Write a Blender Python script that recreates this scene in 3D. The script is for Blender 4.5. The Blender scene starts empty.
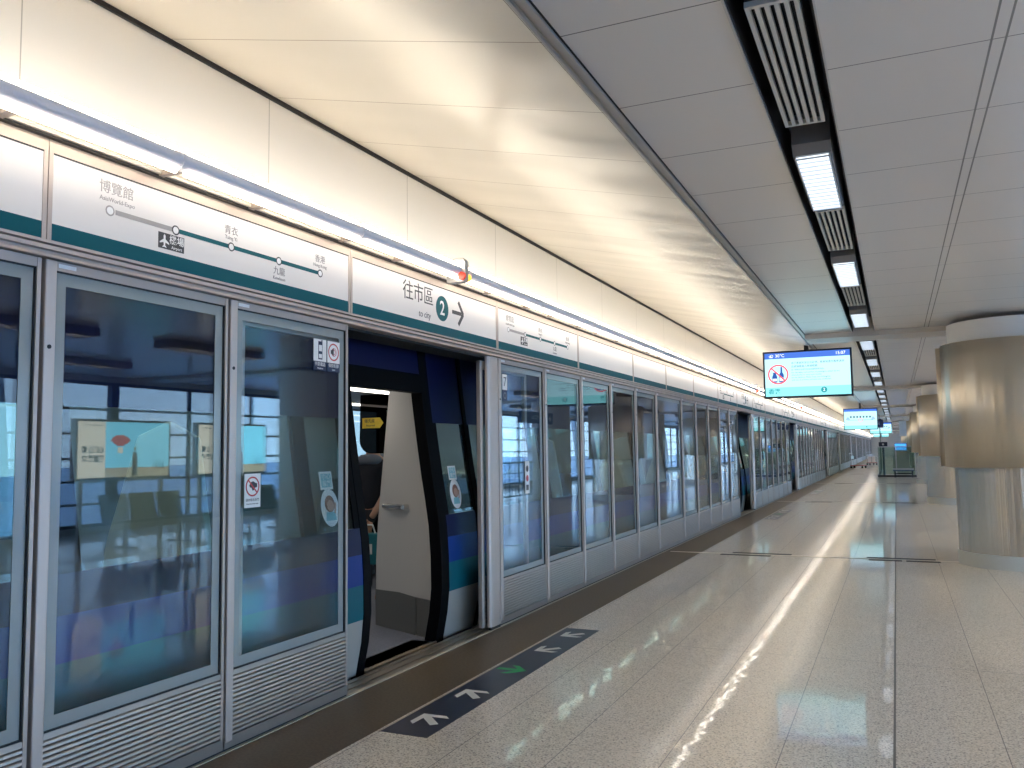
import bpy, bmesh, math, random
from mathutils import Vector, Matrix
random.seed(7)
COL = bpy.context.scene.collection
PI = math.pi
YEND = 128.0

# ------------------------------------------------------------------ materials
def mat(name, base=(.5, .5, .5), rough=.5, metal=0.0, emit=None, strength=1.0, spec=.5, coat=0.0):
    m = bpy.data.materials.new(name); m.use_nodes = True
    b = m.node_tree.nodes['Principled BSDF']
    b.inputs['Base Color'].default_value = (*base, 1)
    b.inputs['Roughness'].default_value = rough
    b.inputs['Metallic'].default_value = metal
    b.inputs['Specular IOR Level'].default_value = spec
    if coat: b.inputs['Coat Weight'].default_value = coat
    if emit:
        b.inputs['Emission Color'].default_value = (*emit, 1)
        b.inputs['Emission Strength'].default_value = strength
    return m

def nodes(m): return m.node_tree.nodes, m.node_tree.links, m.node_tree.nodes['Principled BSDF']

def noise_bump(m, scale=(1, 1, 1), size=5, strength=.1, dist=.01, detail=2, coords='Object'):
    n, l, b = nodes(m)
    tc = n.new('ShaderNodeTexCoord'); mp = n.new('ShaderNodeMapping'); mp.inputs['Scale'].default_value = scale
    nz = n.new('ShaderNodeTexNoise'); nz.inputs['Scale'].default_value = size; nz.inputs['Detail'].default_value = detail
    bp = n.new('ShaderNodeBump'); bp.inputs['Strength'].default_value = strength; bp.inputs['Distance'].default_value = dist
    l.new(tc.outputs[coords], mp.inputs[0]); l.new(mp.outputs[0], nz.inputs['Vector'])
    l.new(nz.outputs['Fac'], bp.inputs['Height']); l.new(bp.outputs[0], b.inputs['Normal'])
    return m

def var_color(m, a, c, scale=(1, 1, 1), size=5, detail=3, p0=.35, p1=.65):
    n, l, b = nodes(m)
    tc = n.new('ShaderNodeTexCoord'); mp = n.new('ShaderNodeMapping'); mp.inputs['Scale'].default_value = scale
    nz = n.new('ShaderNodeTexNoise'); nz.inputs['Scale'].default_value = size; nz.inputs['Detail'].default_value = detail
    cr = n.new('ShaderNodeValToRGB')
    cr.color_ramp.elements[0].position = p0; cr.color_ramp.elements[0].color = (*a, 1)
    cr.color_ramp.elements[1].position = p1; cr.color_ramp.elements[1].color = (*c, 1)
    l.new(tc.outputs['Object'], mp.inputs[0]); l.new(mp.outputs[0], nz.inputs['Vector'])
    l.new(nz.outputs['Fac'], cr.inputs[0]); l.new(cr.outputs[0], b.inputs['Base Color'])
    return m

def seam_lines(m, col, specs, base=None):
    """dark joint lines: specs = (axis, origin, pitch or None, width); mixes over the base colour"""
    n, l, b = nodes(m)
    tc = n.new('ShaderNodeTexCoord'); sp = n.new('ShaderNodeSeparateXYZ'); l.new(tc.outputs['Object'], sp.inputs[0])
    total = None
    for ax, o, pitch, w in specs:
        s = n.new('ShaderNodeMath'); s.operation = 'SUBTRACT'; l.new(sp.outputs[ax], s.inputs[0]); s.inputs[1].default_value = o
        src = s.outputs[0]
        if pitch:
            k = n.new('ShaderNodeMath'); k.operation = 'PINGPONG'; l.new(src, k.inputs[0]); k.inputs[1].default_value = pitch / 2
            src = k.outputs[0]
        else:
            k = n.new('ShaderNodeMath'); k.operation = 'ABSOLUTE'; l.new(src, k.inputs[0]); src = k.outputs[0]
        t = n.new('ShaderNodeMath'); t.operation = 'LESS_THAN'; l.new(src, t.inputs[0]); t.inputs[1].default_value = w / 2
        if total is None: total = t.outputs[0]
        else:
            a = n.new('ShaderNodeMath'); a.operation = 'MAXIMUM'; l.new(total, a.inputs[0]); l.new(t.outputs[0], a.inputs[1]); total = a.outputs[0]
    mx = n.new('ShaderNodeMix'); mx.data_type = 'RGBA'
    l.new(total, mx.inputs['Factor'])
    inp = b.inputs['Base Color']
    if inp.is_linked: l.new(inp.links[0].from_socket, mx.inputs['A'])
    else: mx.inputs['A'].default_value = inp.default_value
    mx.inputs['B'].default_value = (*col, 1)
    l.new(mx.outputs['Result'], inp)
    return m

def glass_mat(name, tint, ior=1.6, gain=1.0, gloss=(1, 1, 1)):
    m = bpy.data.materials.new(name); m.use_nodes = True
    n = m.node_tree.nodes; l = m.node_tree.links; n.clear()
    out = n.new('ShaderNodeOutputMaterial'); mx = n.new('ShaderNodeMixShader')
    tr = n.new('ShaderNodeBsdfTransparent'); tr.inputs[0].default_value = (*tint, 1)
    gl = n.new('ShaderNodeBsdfGlossy'); gl.inputs['Roughness'].default_value = 0.0; gl.inputs[0].default_value = (*gloss, 1)
    fr = n.new('ShaderNodeFresnel'); fr.inputs[0].default_value = ior
    ge = n.new('ShaderNodeNewGeometry'); io = n.new('ShaderNodeMapRange')     # same Fresnel curve from both faces of the pane
    io.inputs['To Min'].default_value = ior; io.inputs['To Max'].default_value = 1 / ior
    l.new(ge.outputs['Backfacing'], io.inputs['Value']); l.new(io.outputs['Result'], fr.inputs[0])
    mu = n.new('ShaderNodeMath'); mu.operation = 'MULTIPLY'; mu.use_clamp = True; mu.inputs[1].default_value = gain
    l.new(fr.outputs[0], mu.inputs[0]); l.new(mu.outputs[0], mx.inputs[0])
    l.new(tr.outputs[0], mx.inputs[1]); l.new(gl.outputs[0], mx.inputs[2]); l.new(mx.outputs[0], out.inputs[0])
    return m

def emis(name, c, s):
    m = bpy.data.materials.new(name); m.use_nodes = True
    n = m.node_tree.nodes; l = m.node_tree.links; n.clear()
    out = n.new('ShaderNodeOutputMaterial'); e = n.new('ShaderNodeEmission')
    e.inputs[0].default_value = (*c, 1); e.inputs[1].default_value = s
    l.new(e.outputs[0], out.inputs[0]); return m

M = {}
M['frame'] = mat('anodised_frame', (.48, .41, .37), .42, .4)
M['post'] = noise_bump(mat('satin_post', (.52, .455, .42), .40, .4), (1, 1, .02), 60, .05, .002)
M['kick'] = noise_bump(mat('brushed_slats', (.41, .37, .345), .34, .85), (1, .03, 1), 180, .06, .002)
M['frit'] = mat('grey_frit', (.27, .305, .31), .18, 0, spec=.6)
M['seal'] = mat('black_seal', (.012, .012, .014), .55)
M['dark'] = mat('dark_void', (.010, .010, .012), .7)
M['psdglass'] = glass_mat('screen_glass', (.85, .91, .93), 1.5, .82)
M['winglass'] = glass_mat('hall_glass', (.86, .92, .95), 1.45, 1.0)
M['trainglass'] = glass_mat('train_glass', (.82, .93, .89), 1.45, .8)
M['farglass'] = glass_mat('far_train_glass', (.34, .38, .38), 1.45, 1.0)
M['balglass'] = glass_mat('balustrade_glass', (.68, .76, .68), 1.5, 1.0)
M['sign'] = mat('sign_white', (.78, .75, .73), .35, 0, spec=.4)
M['teal'] = mat('sign_teal', (.001, .085, .115), .6, spec=.15)
M['teal2'] = mat('line_teal', (.008, .105, .125), .6, spec=.2)
M['ink'] = mat('ink', (.045, .045, .05), .5)
M['ink2'] = mat('ink_grey', (.22, .21, .21), .5)
M['linegrey'] = mat('line_grey', (.36, .34, .33), .5)
M['white'] = mat('print_white', (.85, .85, .85), .45)
M['red'] = mat('print_red', (.55, .05, .06), .45)
M['navy'] = mat('print_navy', (.018, .028, .075), .4)
M['wall'] = seam_lines(noise_bump(mat('enamel_wall', (.88, .83, .75), .38, 0, spec=.4), (1, .6, .3), 2.2, .12, .02), (.50, .46, .40), [('Y', 0.71, 1.495, .006)])
M['cream'] = seam_lines(noise_bump(mat('cream_panel', (.86, .80, .70), .27, .15, spec=.6), (1.2, 2.6, 1.2), 1.15, .26, .05, 0), (.42, .37, .30), [('Y', 2.97, .77, .006)])
M['shadowgap'] = mat('shadow_gap', (.008, .006, .006), .7)
M['ceil'] = seam_lines(mat('grey_panel', (.76, .725, .69), .24, .0, spec=.45), (.24, .23, .22),
                       [('Y', 2.97, .77, .007), ('X', 3.565, None, .009), ('X', 3.616, None, .009)])
M['beam'] = mat('beam_paint', (.62, .58, .53), .45)
M['alu'] = mat('aluminium', (.52, .51, .50), .35, .5)
M['divider'] = mat('divider_paint', (.42, .405, .385), .35, .2)
M['trough'] = mat('trough_black', (.012, .011, .012), .6)
M['vent'] = mat('vent_paint', (.62, .60, .55), .45)
M['luminaire'] = mat('luminaire_grey', (.16, .16, .165), .45)
M['lampcool'] = emis('cool_lamp', (.80, .90, 1.0), 1.15)
M['louver'] = mat('louver', (.72, .76, .82), .3, .4)
M['tube'] = mat('tube_housing', (.80, .77, .80), .45, 0)
M['lampup'] = emis('warm_uplight', (1.0, .885, .69), 16.0)
M['lampdown'] = emis('warm_downlight', (1.0, .90, .76), 7.0)
M['amber'] = mat('amber_lens', (.9, .35, .02), .3, 0, (1.0, .42, .03), 2.2)
M['redlens'] = mat('red_lens', (.8, .06, .03), .3, 0, (1.0, .10, .05), .3)
def brushed(m, aniso):
    n, l, b = nodes(m)
    t = n.new('ShaderNodeTangent'); t.direction_type = 'RADIAL'; t.axis = 'Z'
    l.new(t.outputs[0], b.inputs['Tangent']); b.inputs['Anisotropic'].default_value = aniso; b.inputs['Anisotropic Rotation'].default_value = .25
    return m
M['steel'] = noise_bump(brushed(mat('brushed_steel', (.80, .71, .58), .30, 1.0), 1.0), (1, 1, .003), 5, .8, .04, 3)
M['steel2'] = noise_bump(brushed(mat('polished_steel', (.78, .70, .59), .22, 1.0), 1.0), (1, 1, .003), 7.0, 1.0, .04, 3)
M['collar'] = mat('white_collar', (.72, .70, .68), .5)
M['plinth'] = mat('pale_plinth', (.62, .63, .60), .45)
M['apron'] = var_color(mat('brown_apron', (.1, .08, .05), .42, 0, spec=.35), (.085, .063, .038), (.125, .094, .060), (1, 1, 1), 60)
M['sill'] = mat('sill_metal', (.36, .31, .25), .35, .7)
M['strip'] = mat('bright_strip', (.80, .74, .64), .3, .3)
M['sill2'] = mat('door_sill_tan', (.24, .20, .155), .45, 0)
M['mat_navy'] = mat('floor_navy', (.020, .024, .050), .3)
M['mat_white'] = mat('floor_white', (.72, .70, .66), .4)
M['mat_green'] = mat('floor_green', (.01, .36, .10), .4)
M['gold'] = mat('pale_edge', (.48, .44, .35), .4)
M['conc'] = mat('concrete', (.16, .155, .15), .8)
M['hallwall'] = mat('hall_wall', (.60, .59, .57), .55)
M['mull'] = mat('dark_mullion', (.07, .085, .11), .4, .3)
M['rail_white'] = mat('white_rail', (.80, .82, .84), .4)
M['balpost'] = mat('green_post', (.16, .24, .20), .4)
M['tarmac'] = mat('tarmac', (.60, .61, .62), .8)
# train
M['tr_grey'] = mat('train_grey', (.42, .41, .38), .38, .1)
M['tr_teal'] = mat('train_teal', (.004, .11, .15), .35, 0, spec=.25)
M['tr_blue'] = mat('train_blue', (.006, .035, .22), .35, 0, spec=.25)
M['tr_navy'] = mat('train_navy', (.004, .006, .045), .35, 0, spec=.25)
M['tr_black'] = mat('train_black', (.003, .003, .004), .55, spec=.06)
M['tr_floor'] = var_color(mat('train_floor', (.2, .21, .26), .6), (.15, .16, .20), (.22, .23, .28), (1, 1, 1), 90)
M['tr_white'] = mat('partition_white', (.60, .565, .525), .42)
M['tr_wall'] = mat('train_wall', (.17, .19, .21), .5)
M['tr_kick'] = mat('kick_plate', (.20, .195, .18), .42, .4)
M['tr_smoke'] = glass_mat('smoked_screen', (.04, .025, .022), 1.3, .5)
M['yellow'] = mat('yellow_sticker', (.85, .60, .06), .5)
M['seat'] = mat('seat_dark', (.06, .10, .15), .55)
M['tr_lamp'] = emis('train_lamp', (1.0, .95, .86), 3.8)
M['chrome'] = mat('chrome', (.75, .74, .72), .15, 1.0)
M['skin'] = mat('skin', (.48, .27, .18), .55)
M['cloth'] = mat('dark_cloth', (.014, .015, .022), .85)
M['scarf'] = mat('grey_cloth', (.16, .18, .22), .85)
M['hair'] = mat('hair', (.012, .010, .010), .6)
M['bag'] = mat('teal_bag', (.01, .16, .20), .5)
M['brown'] = mat('sticker_brown', (.30, .14, .09), .5)
M['peach'] = mat('sticker_peach', (.62, .36, .26), .5)
M['cyanprint'] = mat('sticker_cyan', (.25, .55, .60), .5)
# screens
def scr(name, c, s=1.0): M[name] = emis(name, c, s)
scr('s_bg', (.47, .84, .96), 1.0); scr('s_low', (.28, .78, .84), .9); scr('s_bar', (.06, .15, .55), 1.0); scr('s_white', (.95, .98, 1.0), 1.05)
scr('s_red', (.85, .12, .16), .9); scr('s_blue', (.03, .10, .38), .8); scr('s_ink', (.06, .15, .20), .8); scr('s_teal', (.03, .34, .38), .8)
scr('s_pale', (.30, .50, .75), .9); scr('s_panel', (.45, .78, 1.0), .9)
scr('a_cream', (.93, .88, .72), 3.0); scr('a_sky', (.22, .72, .95), 3.6); scr('a_ink', (.02, .02, .025), 1.0); scr('a_pink', (.65, .20, .20), 2.4)
scr('a_ground', (.55, .50, .35), 2.4); scr('a_dark', (.03, .04, .09), 1.0); scr('k_blue', (.05, .28, .85), 1.2)
M['bezel'] = mat('bezel', (.010, .013, .030), .35)
M['signnavy'] = mat('hanging_navy', (.020, .045, .14), .4)
M['trolley_red'] = mat('trolley_red', (.40, .05, .05), .5)
M['cardboard'] = mat('pale_box', (.75, .62, .55), .6)

# floor: polished granite
fm = mat('polished_granite', (.5, .47, .42), .30, 0, spec=.5, coat=.65)
fm.node_tree.nodes['Principled BSDF'].inputs['Coat Roughness'].default_value = .045
n, l, b = nodes(fm)
tc = n.new('ShaderNodeTexCoord')
vo = n.new('ShaderNodeTexVoronoi'); vo.inputs['Scale'].default_value = 125
nz = n.new('ShaderNodeTexNoise'); nz.inputs['Scale'].default_value = 90; nz.inputs['Detail'].default_value = 3
mixv = n.new('ShaderNodeMath'); mixv.operation = 'ADD'
sepc = n.new('ShaderNodeSeparateColor')
ml = n.new('ShaderNodeMath'); ml.operation = 'MULTIPLY'; ml.inputs[1].default_value = .38
cr = n.new('ShaderNodeValToRGB'); cr.color_ramp.elements[0].position = .40; cr.color_ramp.elements[0].color = (.19, .15, .115, 1)
cr.color_ramp.elements[1].position = .66; cr.color_ramp.elements[1].color = (.79, .69, .575, 1)
e2 = cr.color_ramp.elements.new(.86); e2.color = (.90, .83, .73, 1)
l.new(tc.outputs['Object'], vo.inputs['Vector']); l.new(tc.outputs['Object'], nz.inputs['Vector'])
l.new(vo.outputs['Color'], sepc.inputs[0]); l.new(sepc.outputs[0], ml.inputs[0])
l.new(ml.outputs[0], mixv.inputs[0]); l.new(nz.outputs['Fac'], mixv.inputs[1]); l.new(mixv.outputs[0], cr.inputs[0])
l.new(cr.outputs[0], b.inputs['Base Color'])
nz2 = n.new('ShaderNodeTexNoise'); nz2.inputs['Scale'].default_value = 5.5
bp = n.new('ShaderNodeBump'); bp.inputs['Strength'].default_value = .075; bp.inputs['Distance'].default_value = .02
l.new(tc.outputs['Object'], nz2.inputs['Vector']); l.new(nz2.outputs['Fac'], bp.inputs['Height']); l.new(bp.outputs[0], b.inputs['Normal']); l.new(bp.outputs[0], b.inputs['Coat Normal'])
seam_lines(fm, (.12, .105, .09), [('X', 1.05, 1.01, .004), ('X', .545 + .505 * 2, 1.01, .004), ('X', 3.075, None, .010), ('Y', 6.5, 12.2, .005)])
M['floor'] = fm

# ------------------------------------------------------------------ mesh builder
class MB:
    def __init__(self): self.v = []; self.f = []; self.mi = []; self.smooth = []
    def add(self, vs, fs, mi=0, smooth=False):
        o = len(self.v); self.v += [tuple(p) for p in vs]
        for f in fs: self.f.append(tuple(i + o for i in f)); self.mi.append(mi); self.smooth.append(smooth)
        return self
    def box(self, x0, x1, y0, y1, z0, z1, mi=0):
        vs = [(x0, y0, z0), (x1, y0, z0), (x1, y1, z0), (x0, y1, z0), (x0, y0, z1), (x1, y0, z1), (x1, y1, z1), (x0, y1, z1)]
        return self.add(vs, [(3, 2, 1, 0), (4, 5, 6, 7), (0, 1, 5, 4), (1, 2, 6, 5), (2, 3, 7, 6), (3, 0, 4, 7)], mi)
    def prism(self, pts, axis, a, c, mi=0, smooth=False):
        """closed outline pts in the plane normal to axis, swept from a to c. X:(y,z) Y:(x,z) Z:(x,y)"""
        def P(p, t): return {'X': (t, p[0], p[1]), 'Y': (p[0], t, p[1]), 'Z': (p[0], p[1], t)}[axis]
        k = len(pts); vs = [P(p, a) for p in pts] + [P(p, c) for p in pts]
        o = len(self.v); self.v += vs
        for i in range(k):
            j = (i + 1) % k; self.f.append((o + i, o + j, o + k + j, o + k + i)); self.mi.append(mi); self.smooth.append(smooth)
        self.f.append(tuple(o + i for i in reversed(range(k)))); self.mi.append(mi); self.smooth.append(False)
        self.f.append(tuple(o + k + i for i in range(k))); self.mi.append(mi); self.smooth.append(False)
        return self
    def sheet(self, pts, axis, a, c, mi=0, smooth=False):
        def P(p, t): return {'X': (t, p[0], p[1]), 'Y': (p[0], t, p[1]), 'Z': (p[0], p[1], t)}[axis]
        k = len(pts); o = len(self.v); self.v += [P(p, a) for p in pts] + [P(p, c) for p in pts]
        for i in range(k - 1): self.f.append((o + i, o + i + 1, o + k + i + 1, o + k + i)); self.mi.append(mi); self.smooth.append(smooth)
        return self
    def cyl(self, c, r, h0, h1, axis='Z', seg=48, mi=0, r2=None):
        r2 = r if r2 is None else r2
        def P(a, rad, t):
            u, w = rad * math.cos(a), rad * math.sin(a)
            return {'Z': (c[0] + u, c[1] + w, t), 'Y': (c[0] + u, t, c[1] + w), 'X': (t, c[0] + u, c[1] + w)}[axis]
        o = len(self.v)
        self.v += [P(2 * PI * i / seg, r, h0) for i in range(seg)] + [P(2 * PI * i / seg, r2, h1) for i in range(seg)]
        for i in range(seg):
            j = (i + 1) % seg; self.f.append((o + i, o + j, o + seg + j, o + seg + i)); self.mi.append(mi); self.smooth.append(True)
        self.f.append(tuple(o + i for i in reversed(range(seg)))); self.mi.append(mi); self.smooth.append(False)
        self.f.append(tuple(o + seg + i for i in range(seg))); self.mi.append(mi); self.smooth.append(False)
        return self
    def tube(self, pts, r, seg=10, mi=0):
        for a, b in zip(pts[:-1], pts[1:]):
            a, b = Vector(a), Vector(b); d = (b - a).normalized()
            u = d.orthogonal().normalized(); w = d.cross(u); o = len(self.v)
            for p in (a, b):
                for i in range(seg):
                    t = 2 * PI * i / seg; self.v.append(tuple(p + r * (math.cos(t) * u + math.sin(t) * w)))
            for i in range(seg):
                j = (i + 1) % seg; self.f.append((o + i, o + j, o + seg + j, o + seg + i)); self.mi.append(mi); self.smooth.append(True)
            self.f.append(tuple(o + i for i in reversed(range(seg)))); self.mi.append(mi); self.smooth.append(False)
            self.f.append(tuple(o + seg + i for i in range(seg))); self.mi.append(mi); self.smooth.append(False)
        return self
    def build(self, name, m, parent=None, bevel=0.0, loc=None):
        me = bpy.data.meshes.new(name); me.from_pydata(self.v, [], self.f); me.update()
        ms = m if isinstance(m, (list, tuple)) else [m]
        for x in ms: me.materials.append(M[x] if isinstance(x, str) else x)
        me.polygons.foreach_set('material_index', self.mi); me.polygons.foreach_set('use_smooth', self.smooth)
        bm = bmesh.new(); bm.from_mesh(me); bmesh.ops.recalc_face_normals(bm, faces=bm.faces)
        if bevel: bmesh.ops.bevel(bm, geom=bm.edges[:], offset=bevel, segments=2, affect='EDGES', profile=.5)
        bm.to_mesh(me); bm.free()
        if any(self.smooth): me.set_sharp_from_angle(angle=math.radians(35))
        o = bpy.data.objects.new(name, me); COL.objects.link(o)
        if parent: o.parent = parent
        if loc: o.location = loc
        return o

def tag(o, label=None, cat=None, group=None, kind=None):
    if label: o['label'] = label
    if cat: o['category'] = cat
    if group: o['group'] = group
    if kind: o['kind'] = kind
    return o
def thing(name, label, cat, loc=(0, 0, 0), rz=0, group=None):
    o = bpy.data.objects.new(name, None); o.empty_display_size = .2; COL.objects.link(o)
    o.location = loc; o.rotation_euler = (0, 0, rz)
    return tag(o, label, cat, group)
def struct(mb, name, m, **k): return tag(mb.build(name, m, **k), kind='structure')
KIDS = {}
def copy_tree(o, parent=None):
    c = o.copy(); COL.objects.link(c)
    if parent: c.parent = parent
    for ch in [x for x in o.children]: copy_tree(ch, c)
    return c
def dup(o, loc, label=None, group=None):
    c = copy_tree(o); c.location = loc
    if label: c['label'] = label
    if 'group' in c: del c['group']
    if group: c['group'] = group
    return c

_dg = None
def text(body, size, name, m, parent, mtx, align='CENTER', squeeze=1.0, spacing=1.0, thick=.0006, bold=0.0):
    """flat lettering as a thin mesh; mtx places local x (reading direction), y (up), z (outwards)"""
    cu = bpy.data.curves.new(name, 'FONT'); cu.body = body; cu.size = size; cu.align_x = align; cu.align_y = 'CENTER'
    cu.extrude = thick; cu.offset = bold; cu.resolution_u = 3; cu.space_character = spacing; cu.space_line = 1.05
    t = bpy.data.objects.new(name, cu); COL.objects.link(t)
    dg = bpy.context.evaluated_depsgraph_get()
    me = bpy.data.meshes.new_from_object(t.evaluated_get(dg))
    bpy.data.objects.remove(t); bpy.data.curves.remove(cu)
    me.materials.clear(); me.materials.append(M[m])
    for p in me.polygons: p.material_index = 0
    me.transform(mtx @ Matrix.Diagonal((squeeze, 1, 1, 1)))
    me.name = name
    o = bpy.data.objects.new(name, me); COL.objects.link(o); o.parent = parent
    return o
def face_px(y, z, x=0.0):   # a sign on a plane that faces +X (reads along +Y)
    return Matrix.Translation((x, y, z)) @ Matrix(((0, 0, 1, 0), (1, 0, 0, 0), (0, 1, 0, 0), (0, 0, 0, 1)))
def face_my(x, z, y=0.0):   # a sign that faces -Y (reads along +X)
    return Matrix.Translation((x, y, z)) @ Matrix(((1, 0, 0, 0), (0, 0, -1, 0), (0, 1, 0, 0), (0, 0, 0, 1)))
def face_mx(y, z, x=0.0):   # a sign that faces -X (reads along -Y)
    return Matrix.Translation((x, y, z)) @ Matrix(((0, 0, -1, 0), (-1, 0, 0, 0), (0, 1, 0, 0), (0, 0, 0, 1)))
def plate(mb, mtx, outline, t0, t1, mi=0):
    """outline in sign coordinates (x right, y up), thickness along the sign's normal"""
    k = len(outline); vs = [mtx @ Vector((p[0], p[1], t0)) for p in outline] + [mtx @ Vector((p[0], p[1], t1)) for p in outline]
    fs = [tuple(range(k)), tuple(range(2 * k - 1, k - 1, -1))] + [(i, (i + 1) % k, k + (i + 1) % k, k + i) for i in range(k)]
    return mb.add(vs, fs, mi)
def rect(x0, x1, y0, y1): return [(x0, y0), (x1, y0), (x1, y1), (x0, y1)]
def disc(cx, cy, r, seg=32, ry=None):
    return [(cx + r * math.cos(2 * PI * i / seg), cy + (ry or r) * math.sin(2 * PI * i / seg)) for i in range(seg)]
def ring(mb, mtx, cx, cy, r0, r1, t0, t1, mi=0, seg=32, sy=1.0):
    for i in range(seg):
        a, c = 2 * PI * i / seg, 2 * PI * (i + 1) / seg
        plate(mb, mtx, [(cx + r0 * math.cos(a), cy + sy * r0 * math.sin(a)), (cx + r1 * math.cos(a), cy + sy * r1 * math.sin(a)),
                        (cx + r1 * math.cos(c), cy + sy * r1 * math.sin(c)), (cx + r0 * math.cos(c), cy + sy * r0 * math.sin(c))], t0, t1, mi)
    return mb
def bar(mb, mtx, p, q, w, t0, t1, mi=0):
    d = Vector((q[0] - p[0], q[1] - p[1])); d.normalize(); nrm = Vector((-d.y, d.x)) * w / 2
    return plate(mb, mtx, [(p[0] - nrm.x, p[1] - nrm.y), (q[0] - nrm.x, q[1] - nrm.y), (q[0] + nrm.x, q[1] + nrm.y), (p[0] + nrm.x, p[1] + nrm.y)], t0, t1, mi)
ORD = ['zeroth', 'first', 'second', 'third', 'fourth', 'fifth', 'sixth', 'seventh', 'eighth', 'ninth', 'tenth', 'eleventh', 'twelfth']

# ------------------------------------------------------------------ layout
OPEN = []
for k in range(6):
    for o in (4.46, 18.94):
        y = o + 24.44 * k
        if y < 118: OPEN.append(y)
BAYS = [12.75 + 12.2 * k for k in range(10)]          # ceiling beams
XW = 11.2                                             # window wall on the far side of the hall

# ------------------------------------------------------------------ setting
struct(MB().box(.52, XW + .1, -6, YEND, -.3, 0), 'floor', 'floor')
struct(MB().box(-.01, .52, -6, YEND, -.3, 0.0005), 'floor.001', 'apron')
sill = MB()
sill.box(-.21, -.01, -6, YEND, -.12, -.004)
for x0, x1 in ((-.20, -.165), (-.145, -.085), (-.065, -.01)): sill.box(x0, x1, -6, YEND, -.004, .004)
struct(sill, 'trim_1', 'sill')
struct(MB().box(-.02, .01, -6, YEND, .0005, .005), 'trim_2', 'gold')
struct(MB().box(-.20, -.01, -6, YEND, -1.2, -.12), 'wall_platform_edge', 'conc')
struct(MB().box(-7, -.2, -6, YEND, -1.4, -1.2), 'floor.002', 'conc')
# upper wall of the platform screen and its sloped ceiling
struct(MB().box(-.16, -.02, -6, YEND, 2.80, 3.515), 'wall_left', 'wall')
struct(MB().box(-.16, -.005, -6, YEND, 3.515, 3.54), 'trim_3', 'shadowgap')
struct(MB().box(-.16, -.02, -6, 1.27, 0, 2.80), 'wall_left.001', 'hallwall')
cr_ = MB()
PITCH = .77
y = 2.97 - PITCH * 11
while y < YEND:
    x0, z0, x1, z1 = -.01, 3.54, 1.955, 3.093
    a, c = y, min(y + PITCH, YEND)
    # every panel is slightly dished so that it catches the light on its own
    ny, nx = 5, 8
    vs = []
    for i in range(ny + 1):
        for j in range(nx + 1):
            u, w = i / ny, j / nx
            s = .0035 * math.sin(PI * u) * (math.sin(PI * w) ** .6 if 0 < w < 1 else 0)
            vs.append((x0 + (x1 - x0) * w, a + (c - a) * u, z0 + (z1 - z0) * w + s))
    fs = [(i * (nx + 1) + j, (i + 1) * (nx + 1) + j, (i + 1) * (nx + 1) + j + 1, i * (nx + 1) + j + 1) for i in range(ny) for j in range(nx)]
    cr_.add(vs, fs, 0, True)
    y += PITCH
struct(cr_, 'ceiling', 'cream')
struct(MB().prism([(-.16, 3.575), (1.96, 3.13), (1.96, 3.7), (-.16, 3.7)], 'Y', -6, YEND), 'ceiling.004', 'dark')
# divider profile
dv = MB().prism([(1.955, 3.14), (1.955, 3.092), (1.966, 3.092), (1.970, 3.104), (1.985, 3.104), (1.989, 3.092), (2.020, 3.092), (2.024, 3.11), (2.024, 3.14)], 'Y', -6, YEND)
struct(dv, 'trim_4', 'divider')
struct(MB().box(1.949, 1.955, -6, YEND, 3.094, 3.14), 'trim_5', 'shadowgap')
struct(MB().box(2.024, 2.033, -6, YEND, 3.0985, 3.14), 'trim_6', 'shadowgap')
# grey flat ceilings left and right of the light trough
TX0, TX1 = 2.655, 2.945
struct(MB().box(2.033, TX0, -6, YEND, 3.10, 3.5), 'ceiling.001', 'ceil')
struct(MB().box(TX1, XW + .1, -6, YEND, 3.10, 3.5), 'ceiling.002', 'ceil')
tr = MB().box(TX0, TX1, -6, YEND, 3.34, 3.5)
tr.box(TX0, TX0 + .006, -6, YEND, 3.104, 3.34).box(TX1 - .006, TX1, -6, YEND, 3.104, 3.34)
struct(tr, 'ceiling.003', 'trough')
struct(MB().box(TX0 - .008, TX0, -6, YEND, 3.094, 3.1), 'trim_7', 'alu')
struct(MB().box(TX1, TX1 + .008, -6, YEND, 3.094, 3.1), 'trim_8', 'alu')
bmb = MB()
for yb in BAYS: bmb.box(2.02, XW, yb - .03, yb + .6, 3.035, 3.3)
struct(bmb, 'ceiling_beam', 'beam')
# ends of the hall
struct(MB().box(-.2, XW + .1, -6.2, -6, 0, 3.6), 'wall_front', 'hallwall')
struct(MB().box(-.2, XW + .1, YEND, YEND + .2, 0, 3.6), 'wall_back', 'hallwall')
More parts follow.
